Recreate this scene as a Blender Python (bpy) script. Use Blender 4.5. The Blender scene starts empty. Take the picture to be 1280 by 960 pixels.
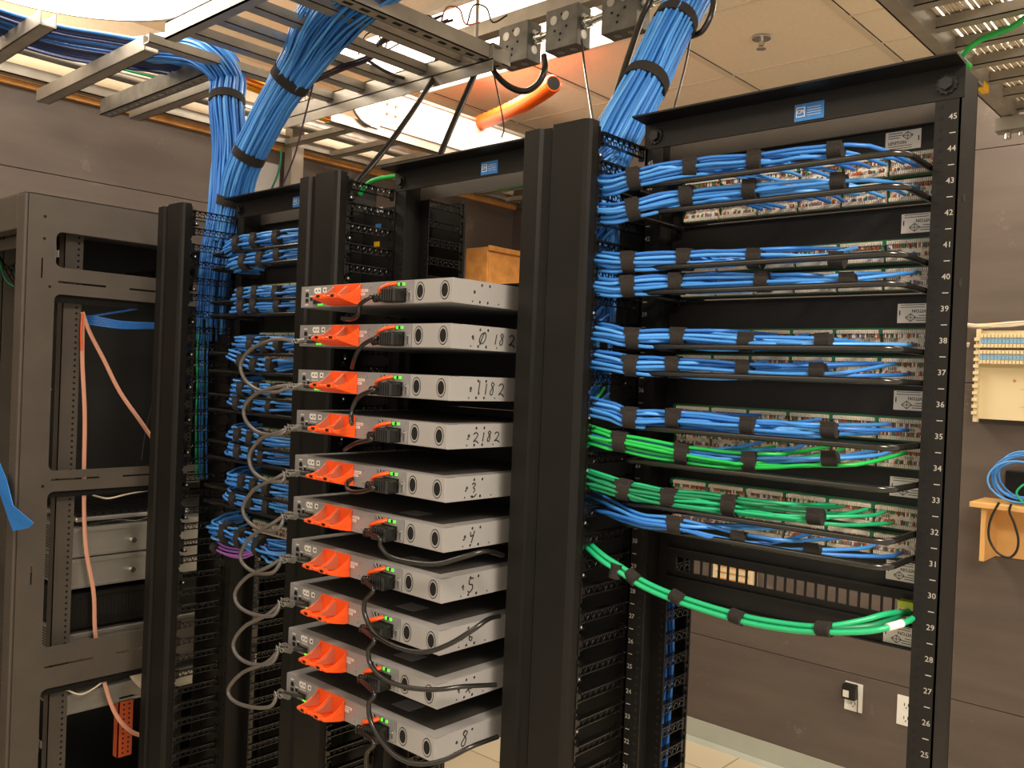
import bpy, math, random
from mathutils import Vector, Matrix
random.seed(7)
R = random.Random(11)
scn = bpy.context.scene
col = scn.collection
PI = math.pi

# ------------------------------------------------------------------ camera, world, light, exposure
CF = 1106.41
CY, CP, CR = 0.734726, -0.009034, 0.040252
CAM = Vector((0.630213, -1.312572, 1.67406))
_f = Vector((-math.sin(CY)*math.cos(CP), math.cos(CY)*math.cos(CP), math.sin(CP)))
_r0 = Vector((math.cos(CY), math.sin(CY), 0)); _u0 = _r0.cross(_f)
_r = _r0*math.cos(CR)+_u0*math.sin(CR); _u = -_r0*math.sin(CR)+_u0*math.cos(CR)
cam = bpy.data.cameras.new('camera'); camo = bpy.data.objects.new('camera', cam); col.objects.link(camo)
mw = Matrix.Identity(4)
for i in range(3):
    mw[i][0], mw[i][1], mw[i][2], mw[i][3] = _r[i], _u[i], -_f[i], CAM[i]
camo.matrix_world = mw
cam.sensor_width = 36; cam.lens = CF/1280*36; cam.clip_start = 0.02
scn.camera = camo
def at(x, y, ax, v):
    """the point seen at a photo pixel on the world plane axis ax = v"""
    d = _r*((x-640)/CF) + _u*(-(y-480)/CF) + _f
    t = (v-CAM[ax])/d[ax]
    return CAM+d*t
AX = lambda x, y, Y: at(x, y, 1, Y)

w = bpy.data.worlds.new('world'); scn.world = w; w.use_nodes = True
w.node_tree.nodes['Background'].inputs[0].default_value = (1, .87, .70, 1)
w.node_tree.nodes['Background'].inputs[1].default_value = 0.80
scn.view_settings.view_transform = 'Standard'; scn.view_settings.look = 'None'
scn.view_settings.gamma = 1; scn.view_settings.use_curve_mapping = False
scn.view_settings.exposure = 0.18
WARM = (1, .85, .68)
def area(name, loc, sx, sy, e, rot=(0, 0, 0), c=WARM):
    l = bpy.data.lights.new(name, 'AREA'); l.shape = 'RECTANGLE'; l.size = sx; l.size_y = sy; l.energy = e; l.color = c
    o = bpy.data.objects.new(name, l); col.objects.link(o); o.location = loc; o.rotation_euler = rot
    return o
area('troffer_light', (1.55, -1.05, 2.93), 1.15, .55, 105)
area('troffer_light', (-0.75, -1.55, 2.93), 1.15, .55, 10)
area('troffer_light', (-1.75, 1.15, 2.93), .55, 1.15, 34)
area('troffer_light', (-.12, 1.80, 2.93), .5, .9, 7)
area('troffer_light', (.80, 1.10, 2.93), .55, 1.15, 9)  # added, unseen: brightens the side face of the right rack post
area('troffer_light', (-2.05, -0.40, 2.77), .7, .7, 12)

# ------------------------------------------------------------------ helpers
def mat(name, c, rough=.6, metal=0, bump=0, bscale=60, var=0, vscale=8, emit=None, estr=0, spec=.5):
    m = bpy.data.materials.new(name); m.use_nodes = True
    nt = m.node_tree; b = nt.nodes['Principled BSDF']
    b.inputs['Base Color'].default_value = (*c, 1); b.inputs['Roughness'].default_value = rough
    b.inputs['Metallic'].default_value = metal; b.inputs['Specular IOR Level'].default_value = spec
    tc = nt.nodes.new('ShaderNodeTexCoord')
    if var:
        n = nt.nodes.new('ShaderNodeTexNoise'); n.inputs['Scale'].default_value = vscale; n.inputs['Detail'].default_value = 5
        nt.links.new(tc.outputs['Object'], n.inputs['Vector'])
        r = nt.nodes.new('ShaderNodeValToRGB')
        r.color_ramp.elements[0].position = .3; r.color_ramp.elements[1].position = .7
        r.color_ramp.elements[0].color = (*[x*(1-var) for x in c], 1); r.color_ramp.elements[1].color = (*[min(1, x*(1+var)) for x in c], 1)
        nt.links.new(n.outputs['Fac'], r.inputs['Fac']); nt.links.new(r.outputs['Color'], b.inputs['Base Color'])
    if bump:
        n = nt.nodes.new('ShaderNodeTexNoise'); n.inputs['Scale'].default_value = bscale; n.inputs['Detail'].default_value = 3
        nt.links.new(tc.outputs['Object'], n.inputs['Vector'])
        bp = nt.nodes.new('ShaderNodeBump'); bp.inputs['Strength'].default_value = bump; bp.inputs['Distance'].default_value = .002
        nt.links.new(n.outputs['Fac'], bp.inputs['Height']); nt.links.new(bp.outputs['Normal'], b.inputs['Normal'])
    if emit:
        b.inputs['Emission Color'].default_value = (*emit, 1); b.inputs['Emission Strength'].default_value = estr
    return m
def s(r, g, b):   # sRGB 0-255 to linear
    f = lambda v: ((v/255+.055)/1.055)**2.4 if v/255 > .04045 else v/255/12.92
    return (f(r), f(g), f(b))
M = {}
M['black'] = mat('black_powder_coat', s(24, 23, 22), .42, .0, .15, 400, .12, 30, spec=.26)
M['cover'] = mat('satin_black_cover', s(22, 21, 19), .42, .0, .08, 250, .15, 12, spec=.20)
M['cab'] = mat('textured_charcoal_steel', s(78, 72, 66), .5, .0, .25, 500, .10, 10)
M['blackdeep'] = mat('black_plastic', s(15, 15, 15), .38, 0)
M['finger'] = mat('moulded_black_plastic', s(17, 16, 16), .22, 0, spec=.7)
M['hole'] = mat('hole_black', s(6, 6, 6), .9)
M['ink'] = mat('black_marker_ink', s(16, 15, 18), .5)
M['white'] = mat('white_print', s(225, 225, 222), .6)
M['paleblue'] = mat('pale_blue_terminal', s(120, 165, 200), .5)
M['idcbase'] = mat('terminal_base', s(168, 152, 132), .6)
M['print'] = mat('printed_grey_number', s(158, 154, 148), .6)
M['sticker'] = mat('white_sticker', s(214, 210, 205), .55, var=.05, vscale=60)
M['bluelabel'] = mat('blue_label', s(50, 120, 190), .5, var=.1, vscale=120)
M['grey'] = mat('grey_painted_steel', s(164, 163, 164), .42, .15, .05, 300, .05, 8)
M['greyface'] = mat('grey_face_plate', s(150, 150, 153), .4, .30, .0, 300, .05, 20)
M['shadedtop'] = mat('shaded_top_steel', s(70, 68, 66), .45, .2)  # grey top with the shadow from the chassis above in its colour
M['boxsteel'] = mat('dull_galvanised_steel', s(92, 91, 87), .5, .5, .1, 60, .3, 22)
M['steel'] = mat('galvanised_steel', s(150, 150, 148), .38, .75, .1, 60, .25, 22)
M['zinc'] = mat('zinc_ladder_steel', s(156, 150, 140), .42, .4, .05, 80, .15, 12)
M['chrome'] = mat('bright_screw', s(215, 215, 212), .2, .95)
M['orange'] = mat('orange_plastic', s(238, 88, 28), .40, 0)
M['blue'] = mat('blue_cable_jacket', s(62, 136, 216), .38, 0)
M['blue2'] = mat('deeper_blue_cable_jacket', s(44, 112, 196), .38, 0)
M['blue3'] = mat('light_blue_cable_jacket', s(84, 158, 232), .36, 0)
M['navy'] = mat('shaded_blue_cable_jacket', s(28, 42, 84), .45)  # blue jacket darkened to carry the shade under the trunk
M['green'] = mat('green_cable_jacket', s(30, 172, 116), .38)
M['green2'] = mat('bright_green_cable_jacket', s(26, 176, 76), .38)
M['green3'] = mat('dark_green_cable_jacket', s(24, 122, 82), .4)
M['purple'] = mat('purple_cable_jacket', s(160, 100, 190), .4)
M['dac'] = mat('grey_cable_jacket', s(88, 84, 82), .34)
M['cord'] = mat('black_power_cord', s(21, 20, 20), .28, spec=.6)
M['velcro'] = mat('black_hook_fabric', s(33, 29, 28), .95, 0, .8, 500)
M['idc'] = mat('ivory_terminal', s(218, 210, 196), .5)
M['idclabel'] = mat('printed_label', s(182, 166, 150), .6, var=.3, vscale=180)
M['clip'] = mat('green_board', s(16, 92, 58), .4)
M['wred'] = mat('orange_wire', s(176, 98, 70), .5); M['wbrown'] = mat('brown_wire', s(112, 72, 48), .5)
M['wgreen'] = mat('green_wire', s(60, 130, 80), .5); M['wwhite'] = mat('white_wire', s(228, 220, 210), .5); M['wblue'] = mat('blue_wire', s(112, 122, 160), .5)
M['led'] = mat('green_led', (.1, .9, .05), .4, emit=(.12, 1, .04), estr=.6)
M['slot'] = mat('metal_cage', s(170, 160, 140), .3, .8)
M['tile'] = mat('ceiling_tile', s(246, 234, 214), .9, 0, .3, 220, .03, 60)
M['tbar'] = mat('ceiling_grid', s(228, 216, 196), .7)
M['lens'] = mat('lamp_diffuser', (1, 1, 1), .5, emit=(1, .86, .66), estr=4.5)
M['wood'] = mat('pine_board', s(214, 168, 104), .5, 0, .05, 40, .12, 6)
M['ply_edge'] = mat('raw_plywood_edge', s(190, 132, 66), .7, 0, .1, 60, .2, 20)
M['cream'] = mat('cream_plastic', s(214, 198, 160), .5)
M['yellow'] = mat('yellow_fibre_jacket', s(245, 190, 20), .4)
M['orangeduct'] = mat('orange_conduit', s(236, 92, 8), .35)
M['whitecable'] = mat('off_white_cable', s(206, 194, 176), .5)
M['peach'] = mat('peach_strap', s(206, 150, 128), .6)
M['tape'] = mat('blue_tape', s(40, 128, 220), .5)
M['silver'] = mat('silver_server_case', s(176, 174, 168), .32, .7, 0, 0, .06, 10)
M['whitepaint'] = mat('white_painted_metal', s(226, 222, 214), .45)
M['purplewire'] = mat('dark_purple_wire', s(70, 40, 70), .4)
M['olive'] = mat('yellow_green_jack', s(176, 196, 60), .4)
M['base'] = mat('grey_green_cove_base', s(166, 172, 162), .5, 0, 0, 0, .05, 6)
M['brownorange'] = mat('rusty_orange_paint', s(190, 84, 44), .5, .1)

def wood_wall(name, c):
    """painted plywood: faint grain, scuffs and pale specks"""
    m = mat(name, c, .62); nt = m.node_tree; b = nt.nodes['Principled BSDF']; tc = nt.nodes['Texture Coordinate']
    n1 = nt.nodes.new('ShaderNodeTexNoise'); n1.inputs['Scale'].default_value = 2.2; n1.inputs['Detail'].default_value = 8
    mp = nt.nodes.new('ShaderNodeMapping'); mp.inputs['Scale'].default_value = (1, 1, 6)
    nt.links.new(tc.outputs['Object'], mp.inputs[0]); nt.links.new(mp.outputs[0], n1.inputs['Vector'])
    r1 = nt.nodes.new('ShaderNodeValToRGB'); r1.color_ramp.elements[0].position = .35; r1.color_ramp.elements[1].position = .75
    r1.color_ramp.elements[0].color = (*[v*.86 for v in c], 1); r1.color_ramp.elements[1].color = (*[v*1.16 for v in c], 1)
    nt.links.new(n1.outputs['Fac'], r1.inputs['Fac'])
    n2 = nt.nodes.new('ShaderNodeTexNoise'); n2.inputs['Scale'].default_value = 5.5; n2.inputs['Detail'].default_value = 9; n2.inputs['Roughness'].default_value = .72
    nt.links.new(tc.outputs['Object'], n2.inputs['Vector'])
    r2 = nt.nodes.new('ShaderNodeValToRGB'); r2.color_ramp.elements[0].position = .61; r2.color_ramp.elements[1].position = .76
    nt.links.new(n2.outputs['Fac'], r2.inputs['Fac'])
    mx = nt.nodes.new('ShaderNodeMixRGB'); mx.inputs[2].default_value = (*[min(1, v*2.3) for v in c], 1)
    nt.links.new(r2.outputs['Color'], mx.inputs[0]); nt.links.new(r1.outputs['Color'], mx.inputs[1]); nt.links.new(mx.outputs[0], b.inputs['Base Color'])
    return m
M['ply'] = wood_wall('dark_painted_plywood', s(90, 80, 74))
def tile_floor():
    m = mat('vinyl_floor_tile', s(206, 194, 170), .35); nt = m.node_tree; b = nt.nodes['Principled BSDF']; tc = nt.nodes['Texture Coordinate']
    br = nt.nodes.new('ShaderNodeTexBrick'); br.offset = 0; br.inputs['Scale'].default_value = 1
    br.inputs['Brick Width'].default_value = .305; br.inputs['Row Height'].default_value = .305; br.inputs['Mortar Size'].default_value = .003
    br.inputs['Color1'].default_value = (*s(210, 198, 172), 1); br.inputs['Color2'].default_value = (*s(200, 188, 162), 1); br.inputs['Mortar'].default_value = (*s(120, 108, 90), 1)
    nt.links.new(tc.outputs['Object'], br.inputs['Vector']); nt.links.new(br.outputs['Color'], b.inputs['Base Color'])
    return m
M['floor'] = tile_floor()

class MB:
    def __init__(s_, mats=None):
        s_.v = []; s_.f = []; s_.m = []; s_.sm = []; s_.mats = list(mats or []); s_.cur = 0
    def mi(s_, m):
        if m not in s_.mats: s_.mats.append(m)
        s_.cur = s_.mats.index(m); return s_
    def add(s_, vs, fs, smooth=False):
        o = len(s_.v); s_.v += [tuple(p) for p in vs]
        for f in fs: s_.f.append([o+i for i in f]); s_.m.append(s_.cur); s_.sm.append(smooth)
        return s_
    def box(s_, x0, y0, z0, x1, y1, z1):
        if x0 > x1: x0, x1 = x1, x0
        if y0 > y1: y0, y1 = y1, y0
        if z0 > z1: z0, z1 = z1, z0
        v = [(x0,y0,z0),(x1,y0,z0),(x1,y1,z0),(x0,y1,z0),(x0,y0,z1),(x1,y0,z1),(x1,y1,z1),(x0,y1,z1)]
        return s_.add(v, [(0,3,2,1),(4,5,6,7),(0,1,5,4),(1,2,6,5),(2,3,7,6),(3,0,4,7)])
    def prism(s_, poly, ax, a0, a1):
        """2D polygon extruded along axis ax; poly in the two other axes, in order"""
        n = len(poly)
        def P(p, a):
            return (a, p[0], p[1]) if ax == 0 else (p[0], a, p[1]) if ax == 1 else (p[0], p[1], a)
        v = [P(p, a0) for p in poly]+[P(p, a1) for p in poly]
        fs = [tuple(range(n)), tuple(range(2*n-1, n-1, -1))]+[(i, n+i, n+(i+1) % n, (i+1) % n) for i in range(n)]
        return s_.add(v, fs)
    def bar(s_, a, b, wd, ht, up=(0, 0, 1)):
        a = Vector(a); b = Vector(b); t = (b-a).normalized(); up = Vector(up)
        sd = t.cross(up).normalized(); u = sd.cross(t)
        v = []
        for p in (a, b):
            for x, y in ((-1,-1),(1,-1),(1,1),(-1,1)): v.append(p+sd*(x*wd/2)+u*(y*ht/2))
        return s_.add(v, [(0,3,2,1),(4,5,6,7),(0,1,5,4),(1,2,6,5),(2,3,7,6),(3,0,4,7)])
    def tube(s_, pts, r, n=8, up=(0, 0, 1), rb=None, cap=True):
        pts = [Vector(p) for p in pts]; k = len(pts)
        t = [(pts[min(i+1, k-1)]-pts[max(i-1, 0)]).normalized() for i in range(k)]
        a = Vector(up); a = (a-t[0]*a.dot(t[0]))
        if a.length < .05: a = Vector((1, 0, .13)); a = a-t[0]*a.dot(t[0])
        a.normalize(); v = []
        for i in range(k):
            a = a-t[i]*a.dot(t[i]); a.normalize(); b = t[i].cross(a)
            rr = r[i] if isinstance(r, (list, tuple)) else r; r2 = rb if rb else rr
            for j in range(n):
                c = 2*PI*j/n; v.append(pts[i]+a*(rr*math.cos(c))+b*(r2*math.sin(c)))
        fs = [(i*n+j, i*n+(j+1) % n, (i+1)*n+(j+1) % n, (i+1)*n+j) for i in range(k-1) for j in range(n)]
        s_.add(v, fs, True)
        if cap: s_.add(v[:n], [tuple(reversed(range(n)))]); s_.add(v[-n:], [tuple(range(n))])
        return s_
    def cyl(s_, a, b, r, n=14, cap=True): return s_.tube([a, b], r, n, cap=cap)
    def disc(s_, c, nrm, r, n=10, th=.0006):
        c = Vector(c); nrm = Vector(nrm).normalized(); return s_.tube([c, c+nrm*th], r, n)
    def grid_plate(s_, u0, u1, w0, w1, holes, a0, a1, ax):
        us = sorted(set([u0, u1]+[q for h in holes for q in (h[0], h[1]) if u0 < q < u1]))
        ws = sorted(set([w0, w1]+[q for h in holes for q in (h[2], h[3]) if w0 < q < w1]))
        def P(u, w_, a): return (a, u, w_) if ax == 0 else (u, a, w_) if ax == 1 else (u, w_, a)
        fill = [[not any(h[0] <= (us[i]+us[i+1])/2 <= h[1] and h[2] <= (ws[j]+ws[j+1])/2 <= h[3] for h in holes)
                 for j in range(len(ws)-1)] for i in range(len(us)-1)]
        for i in range(len(us)-1):
            for j in range(len(ws)-1):
                if not fill[i][j]: continue
                A, B, C_, D = us[i], us[i+1], ws[j], ws[j+1]
                s_.add([P(A,C_,a0),P(B,C_,a0),P(B,D,a0),P(A,D,a0)], [(0,1,2,3)])
                s_.add([P(A,C_,a1),P(B,C_,a1),P(B,D,a1),P(A,D,a1)], [(3,2,1,0)])
                g = lambda x, y: 0 <= x < len(us)-1 and 0 <= y < len(ws)-1 and fill[x][y]
                if not g(i-1, j): s_.add([P(A,C_,a0),P(A,D,a0),P(A,D,a1),P(A,C_,a1)], [(0,1,2,3)])
                if not g(i+1, j): s_.add([P(B,C_,a0),P(B,D,a0),P(B,D,a1),P(B,C_,a1)], [(3,2,1,0)])
                if not g(i, j-1): s_.add([P(A,C_,a0),P(B,C_,a0),P(B,C_,a1),P(A,C_,a1)], [(3,2,1,0)])
                if not g(i, j+1): s_.add([P(A,D,a0),P(B,D,a0),P(B,D,a1),P(A,D,a1)], [(0,1,2,3)])
        return s_
    def text(s_, body, origin, xdir, ydir, size, th=.0003, align='CENTER', bold=0):
        vs, fs = text_data(body, align, bold)
        o = Vector(origin); X = Vector(xdir).normalized()*size; Y = Vector(ydir).normalized()*size; N = X.cross(Y).normalized()*th
        return s_.add([o+X*p[0]+Y*p[1]+N for p in vs], fs)
    def mesh(s_, name):
        me = bpy.data.meshes.new(name); me.from_pydata(s_.v, [], s_.f)
        for m in s_.mats: me.materials.append(m)
        me.polygons.foreach_set('material_index', s_.m); me.polygons.foreach_set('use_smooth', s_.sm); me.update()
        return me
    def build(s_, name, m=None, parent=None, bevel=0, world=True, fix=True):
        if m is not None:
            if s_.mats: s_.mats = [m if x is None else x for x in s_.mats]
            else: s_.mats = [m]
        if world and parent is not None:
            L = origin_of(parent); s_.v = [(p[0]-L[0], p[1]-L[1], p[2]-L[2]) for p in s_.v]
        me = s_.mesh(name)
        if fix:
            import bmesh
            bm = bmesh.new(); bm.from_mesh(me); bmesh.ops.remove_doubles(bm, verts=bm.verts, dist=1e-6) if fix == 2 else None
            bmesh.ops.recalc_face_normals(bm, faces=bm.faces); bm.to_mesh(me); bm.free()
        o = bpy.data.objects.new(name, me); col.objects.link(o)
        if parent is not None: o.parent = parent
        if bevel:
            b = o.modifiers.new('bevel', 'BEVEL'); b.width = bevel; b.segments = 2; b.limit_method = 'ANGLE'; b.angle_limit = .6
        return o
def origin_of(o):
    L = Vector((0, 0, 0))
    while o is not None: L = L+o.location; o = o.parent
    return L
_tc = {}
def text_data(body, align, bold):
    k = (body, align, bold)
    if k not in _tc:
        c = bpy.data.curves.new('text', 'FONT'); c.body = body; c.align_x = align; c.align_y = 'CENTER'; c.size = 1; c.resolution_u = 2; c.offset = bold
        o = bpy.data.objects.new('text', c); col.objects.link(o); bpy.context.view_layer.update()
        me = o.to_mesh(); _tc[k] = ([tuple(v.co) for v in me.vertices], [tuple(p.vertices) for p in me.polygons])
        o.to_mesh_clear(); bpy.data.objects.remove(o); bpy.data.curves.remove(c)
    return _tc[k]
def tag(o, label, cat, group=None):
    o['label'] = label; o['category'] = cat
    if group: o['group'] = group
    return o
def thing(name, label, cat, loc=(0, 0, 0), group=None):
    o = bpy.data.objects.new(name, None); col.objects.link(o); o.location = loc; o.empty_display_size = .05
    return tag(o, label, cat, group)
def struct(o): o['kind'] = 'structure'; return o
def lab(o, t): o['label'] = t; return o
def copy_thing(root, loc):
    def rec(o, par):
        c = o.copy(); col.objects.link(c)
        if par is not None: c.parent = par
        for ch in list(o.children): rec(ch, c)
        return c
    c = rec(root, None); c.location = loc; return c
def smooth(pts, k=6):
    """Catmull-Rom through the points"""
    P = [Vector(p) for p in pts]; P = [P[0]*2-P[1]]+P+[P[-1]*2-P[-2]]; out = []
    for i in range(1, len(P)-2):
        for j in range(k):
            t = j/k; a, b, c, d = P[i-1], P[i], P[i+1], P[i+2]
            out.append(.5*((2*b)+(-a+c)*t+(2*a-5*b+4*c-d)*t*t+(-a+3*b-3*c+d)*t**3))
    out.append(P[-2]); return out
def cable(name, pts, r, m, parent=None, k=6, n=8):
    return MB().tube(smooth(pts, k), r, n).build(name, m, parent, fix=False)
def shade(o): return o

# ------------------------------------------------------------------ room
XL, XR, YB, YF, ZC = -2.75, 2.3, 2.40, -3.2, 2.97
PLY = 2.61
struct(MB().box(XL-.1, YF-.1, -.1, XR+.1, YB+.1, 0).build('floor', M['floor']))
# plywood sheets below, plain painted wall above
wl = MB([M['ply'], M['tile']]); wl.cur = 0
wl.box(XL-.02, YF, .10, XL, YB, 1.103).box(XL-.02, YF, 1.106, XL, YB, 2.33).box(XL-.02, YF, 2.333, XL, YB, PLY)
wl.box(XL-.1, YF, 0, XL-.022, YB+.1, PLY); wl.mi(M['tile']); wl.box(XL-.1, YF, PLY, XL-.02, YB+.1, ZC+.1)
struct(wl.build('wall_left', None))
wb = MB([M['ply'], M['tile']]); wb.cur = 0
wb.box(XL, YB-.02, .0, XR, YB, .497).box(XL, YB-.02, .50, XR, YB, 1.717).box(XL, YB-.02, 1.72, XR, YB, PLY)
wb.box(XL-.1, YB+.002, 0, XR+.1, YB+.1, ZC+.1); wb.box(XL, YB-.02, PLY+.003, XR, YB, ZC)
struct(wb.build('wall_back', None))
b = MB(); b.prism([(YB-.02, 0), (YB-.02, .102), (YB-.026, .102), (YB-.028, .02), (YB-.045, .0)], 0, XL, XR)
struct(b.build('baseboard_back', M['base']))
b = MB(); b.box(XL, YF, 0, XL+.008, YB-.045, .10); struct(b.build('baseboard_left', M['base']))
b = MB(); b.box(XL-.001, YF, PLY, XL+.022, YB-.02, PLY+.022); struct(b.build('trim_1', M['ply_edge']))
# suspended ceiling
b = MB([M['tile'], M['tbar'], M['hole']]); b.cur = 0
troff = [(-1.85, 1.10, 1, 2), (.61, 1.42, 1, 2)]
b.box(XL-.1, YF-.1, ZC, XR+.1, YB+.1, ZC+.1)
b.mi(M['tbar'])
x = -.616-.61*3
gx = []
while x < XR: gx.append(x); x += .61
for x in gx: b.box(x-.012, YF, ZC-.006, x+.012, YB, ZC)
b.mi(M['tbar'])
y = 2.03-.61*8
while y < YB:
    b.box(XL, y-.004, ZC-.004, XR, y+.004, ZC); y += .61
for k in range(8):
    b.box(-.604, 1.721-.61*k, ZC-.003, -.006, 1.729-.61*k, ZC)
b.mi(M['hole'])
for x in gx: b.box(x+.012, YF, ZC-.0015, x+.0155, YB, ZC)  # painted shadow line along one side of each grid bar
struct(b.build('ceiling', None))

# ------------------------------------------------------------------ racks
HW = .2575; DP = .076; PITCH = .679
ZU = lambda U: .08+(U-.5)*.04445
def make_rack(cx, label, numbers):
    t = thing('equipment_rack', label, 'rack', (cx, 0, 0), 'two post equipment racks')
    for sd in (-1, 1):
        b = MB([M['black'], M['hole']])
        xo = cx+sd*HW; xi = cx+sd*.2235
        b.cur = 0
        zt = 2.128
        b.box(xo, 0, .01, xo-sd*.0025, DP, zt)
        b.box(xo, 0, .01, xi, .0025, zt); b.box(xo, DP-.0025, .01, xi, DP, zt)
        b.mi(M['hole'])
        xh = cx+sd*.2326
        for U in range(6, 46):
            for dz in (-.0159, 0, .0159):
                b.disc((xh, 0, ZU(U)+dz), (0, -1, 0), .0031, 8); b.disc((xh, DP-.0026, ZU(U)+dz), (0, -1, 0), .0031, 8)
        if sd > 0:
            for z in (.5, 1.83, 1.95): b.disc((xo, .03, z), (1, 0, 0), .006, 12)
        p = b.build('post', None, t)
        if numbers:
            q = MB()
            for U in range(20, 46):
                q.text(str(U), (cx+sd*.2478, -.0003, ZU(U)), (1, 0, 0), (0, 0, 1), .0112, bold=.008)
                q.box(cx+sd*.2478-.004, -.0006, ZU(U)-.0229, cx+sd*.2478+.004, 0, ZU(U)-.0216)
            lab(q.build('unit_numbers', M['print'], p), 'white printed unit numbers and half unit marks')
    # front and rear top angles
    ztop = 2.131; zlow = 2.083
    lo = .0
    f = MB().prism([(-.001, zlow), (-.001, ztop-.004), (-.043, ztop-.001), (-.043, ztop+.002), (.003, ztop+.002), (.003, zlow)], 0, cx-HW-.004, cx+HW+.004)
    f = f.build('top_angle', M['black'], t)
    r = MB().prism([(DP-.001, 2.075), (DP-.001, ztop-.003), (DP+.035, ztop-.003), (DP+.035, ztop), (DP-.004, ztop), (DP-.004, 2.075)], 0, cx-HW+.003, cx+HW-.003)
    r.build('rear_top_angle', M['cab'], t)  # lighter than the front angle: light on its face put into the colour
    for sd in (-1, 1):
        x = cx+sd*.2385; q = MB()
        q.tube([(x, -.002, 2.104), (x, -.0035, 2.104)], .0135, 12); q.tube([(x, -.0035, 2.104), (x, -.010, 2.104)], .0095, 6)
        for k in range(12):
            a = k*PI/6; q.box(x+math.cos(a)*.0132-.0013, -.0045, 2.104+math.sin(a)*.0132-.0013, x+math.cos(a)*.0132+.0013, -.002, 2.104+math.sin(a)*.0132+.0013)
        lab(q.build('bolt', M['blackdeep'], t), 'dark hex bolt with star washer')
        b = MB(); b.box(cx+sd*(HW+.005), -.12, 0, cx+sd*(HW-.03), .20, .006); b.box(cx+sd*HW, -.12, 0, cx+sd*(HW-.006), .20, .05)
        b.build('base_angle', M['black'], t)
    # maker's blue label
    xl = cx+(.040 if cx == 0 else .038)
    q = MB([M['bluelabel'], M['white'], M['blackdeep']]); q.cur = 0
    q.box(xl-.0235, -.0022, 2.087, xl+.0235, -.001, 2.1135)
    q.mi(M['white']).box(xl-.0205, -.0026, 2.0935, xl-.0065, -.0022, 2.1085)
    q.mi(M['bluelabel']).box(xl-.0192, -.0028, 2.0948, xl-.0078, -.0026, 2.1072)
    q.mi(M['white']).text('CPI', (xl-.0135, -.0030, 2.1010), (1, 0, 0), (0, 0, 1), .0080, bold=.02)
    for k in range(4): q.box(xl-.003, -.0024, 2.0945+k*.0038, xl+.0185, -.0022, 2.0951+k*.0038)
    lab(q.build('maker_label', None, t), 'blue label with white square emblem')
    return t
make_rack(0, 'black two post rack at right full of patch panels with numbered rails', True)
make_rack(-PITCH, 'black two post rack in the middle that holds the grey switch chassis', False)
make_rack(-2*PITCH, 'black two post rack at left behind the looping grey cables', False)

# ------------------------------------------------------------------ vertical cable managers
def finger_mesh(sx, rear=False):
    """one comb finger: top rail, bottom rail, lattice between, T shaped tip. local: rack face at y=0, tip at y=-L, outer side sx"""
    L = .128 if not rear else .142
    b = MB()
    b.box(-.0015, -L, .0072, .0115, 0, .0095); b.box(-.0015, -L, -.0085, .0065, 0, -.0068)
    n = 7; dy = (L-.012)/n
    for i in range(n):
        y0 = -.006-i*dy
        arc = [(0, y0, -.0075), (0, y0-dy*.25, .000), (0, y0-dy*.5, .0035), (0, y0-dy*.75, .000), (0, y0-dy, -.0075)]
        b.tube([Vector(p) for p in arc], .0011, 4)
        b.bar((0, y0, .0080), (0, y0-dy*.28, .0005), .002, .0014, (1, 0, 0)); b.bar((0, y0-dy, .0080), (0, y0-dy*.72, .0005), .002, .0014, (1, 0, 0))
    b.box(-.003, -L-.004, -.0185, .0045, -L, .0185); b.box(-.001, -L-.001, -.012, .003, -L+.010, .012)
    b.box(-.003, -.006, -.0135, .006, 0, .0135)
    b.tube([(.008, -.004, .0085), (.008, -.0075, .0085)], .0022, 6)
    return b
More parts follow.
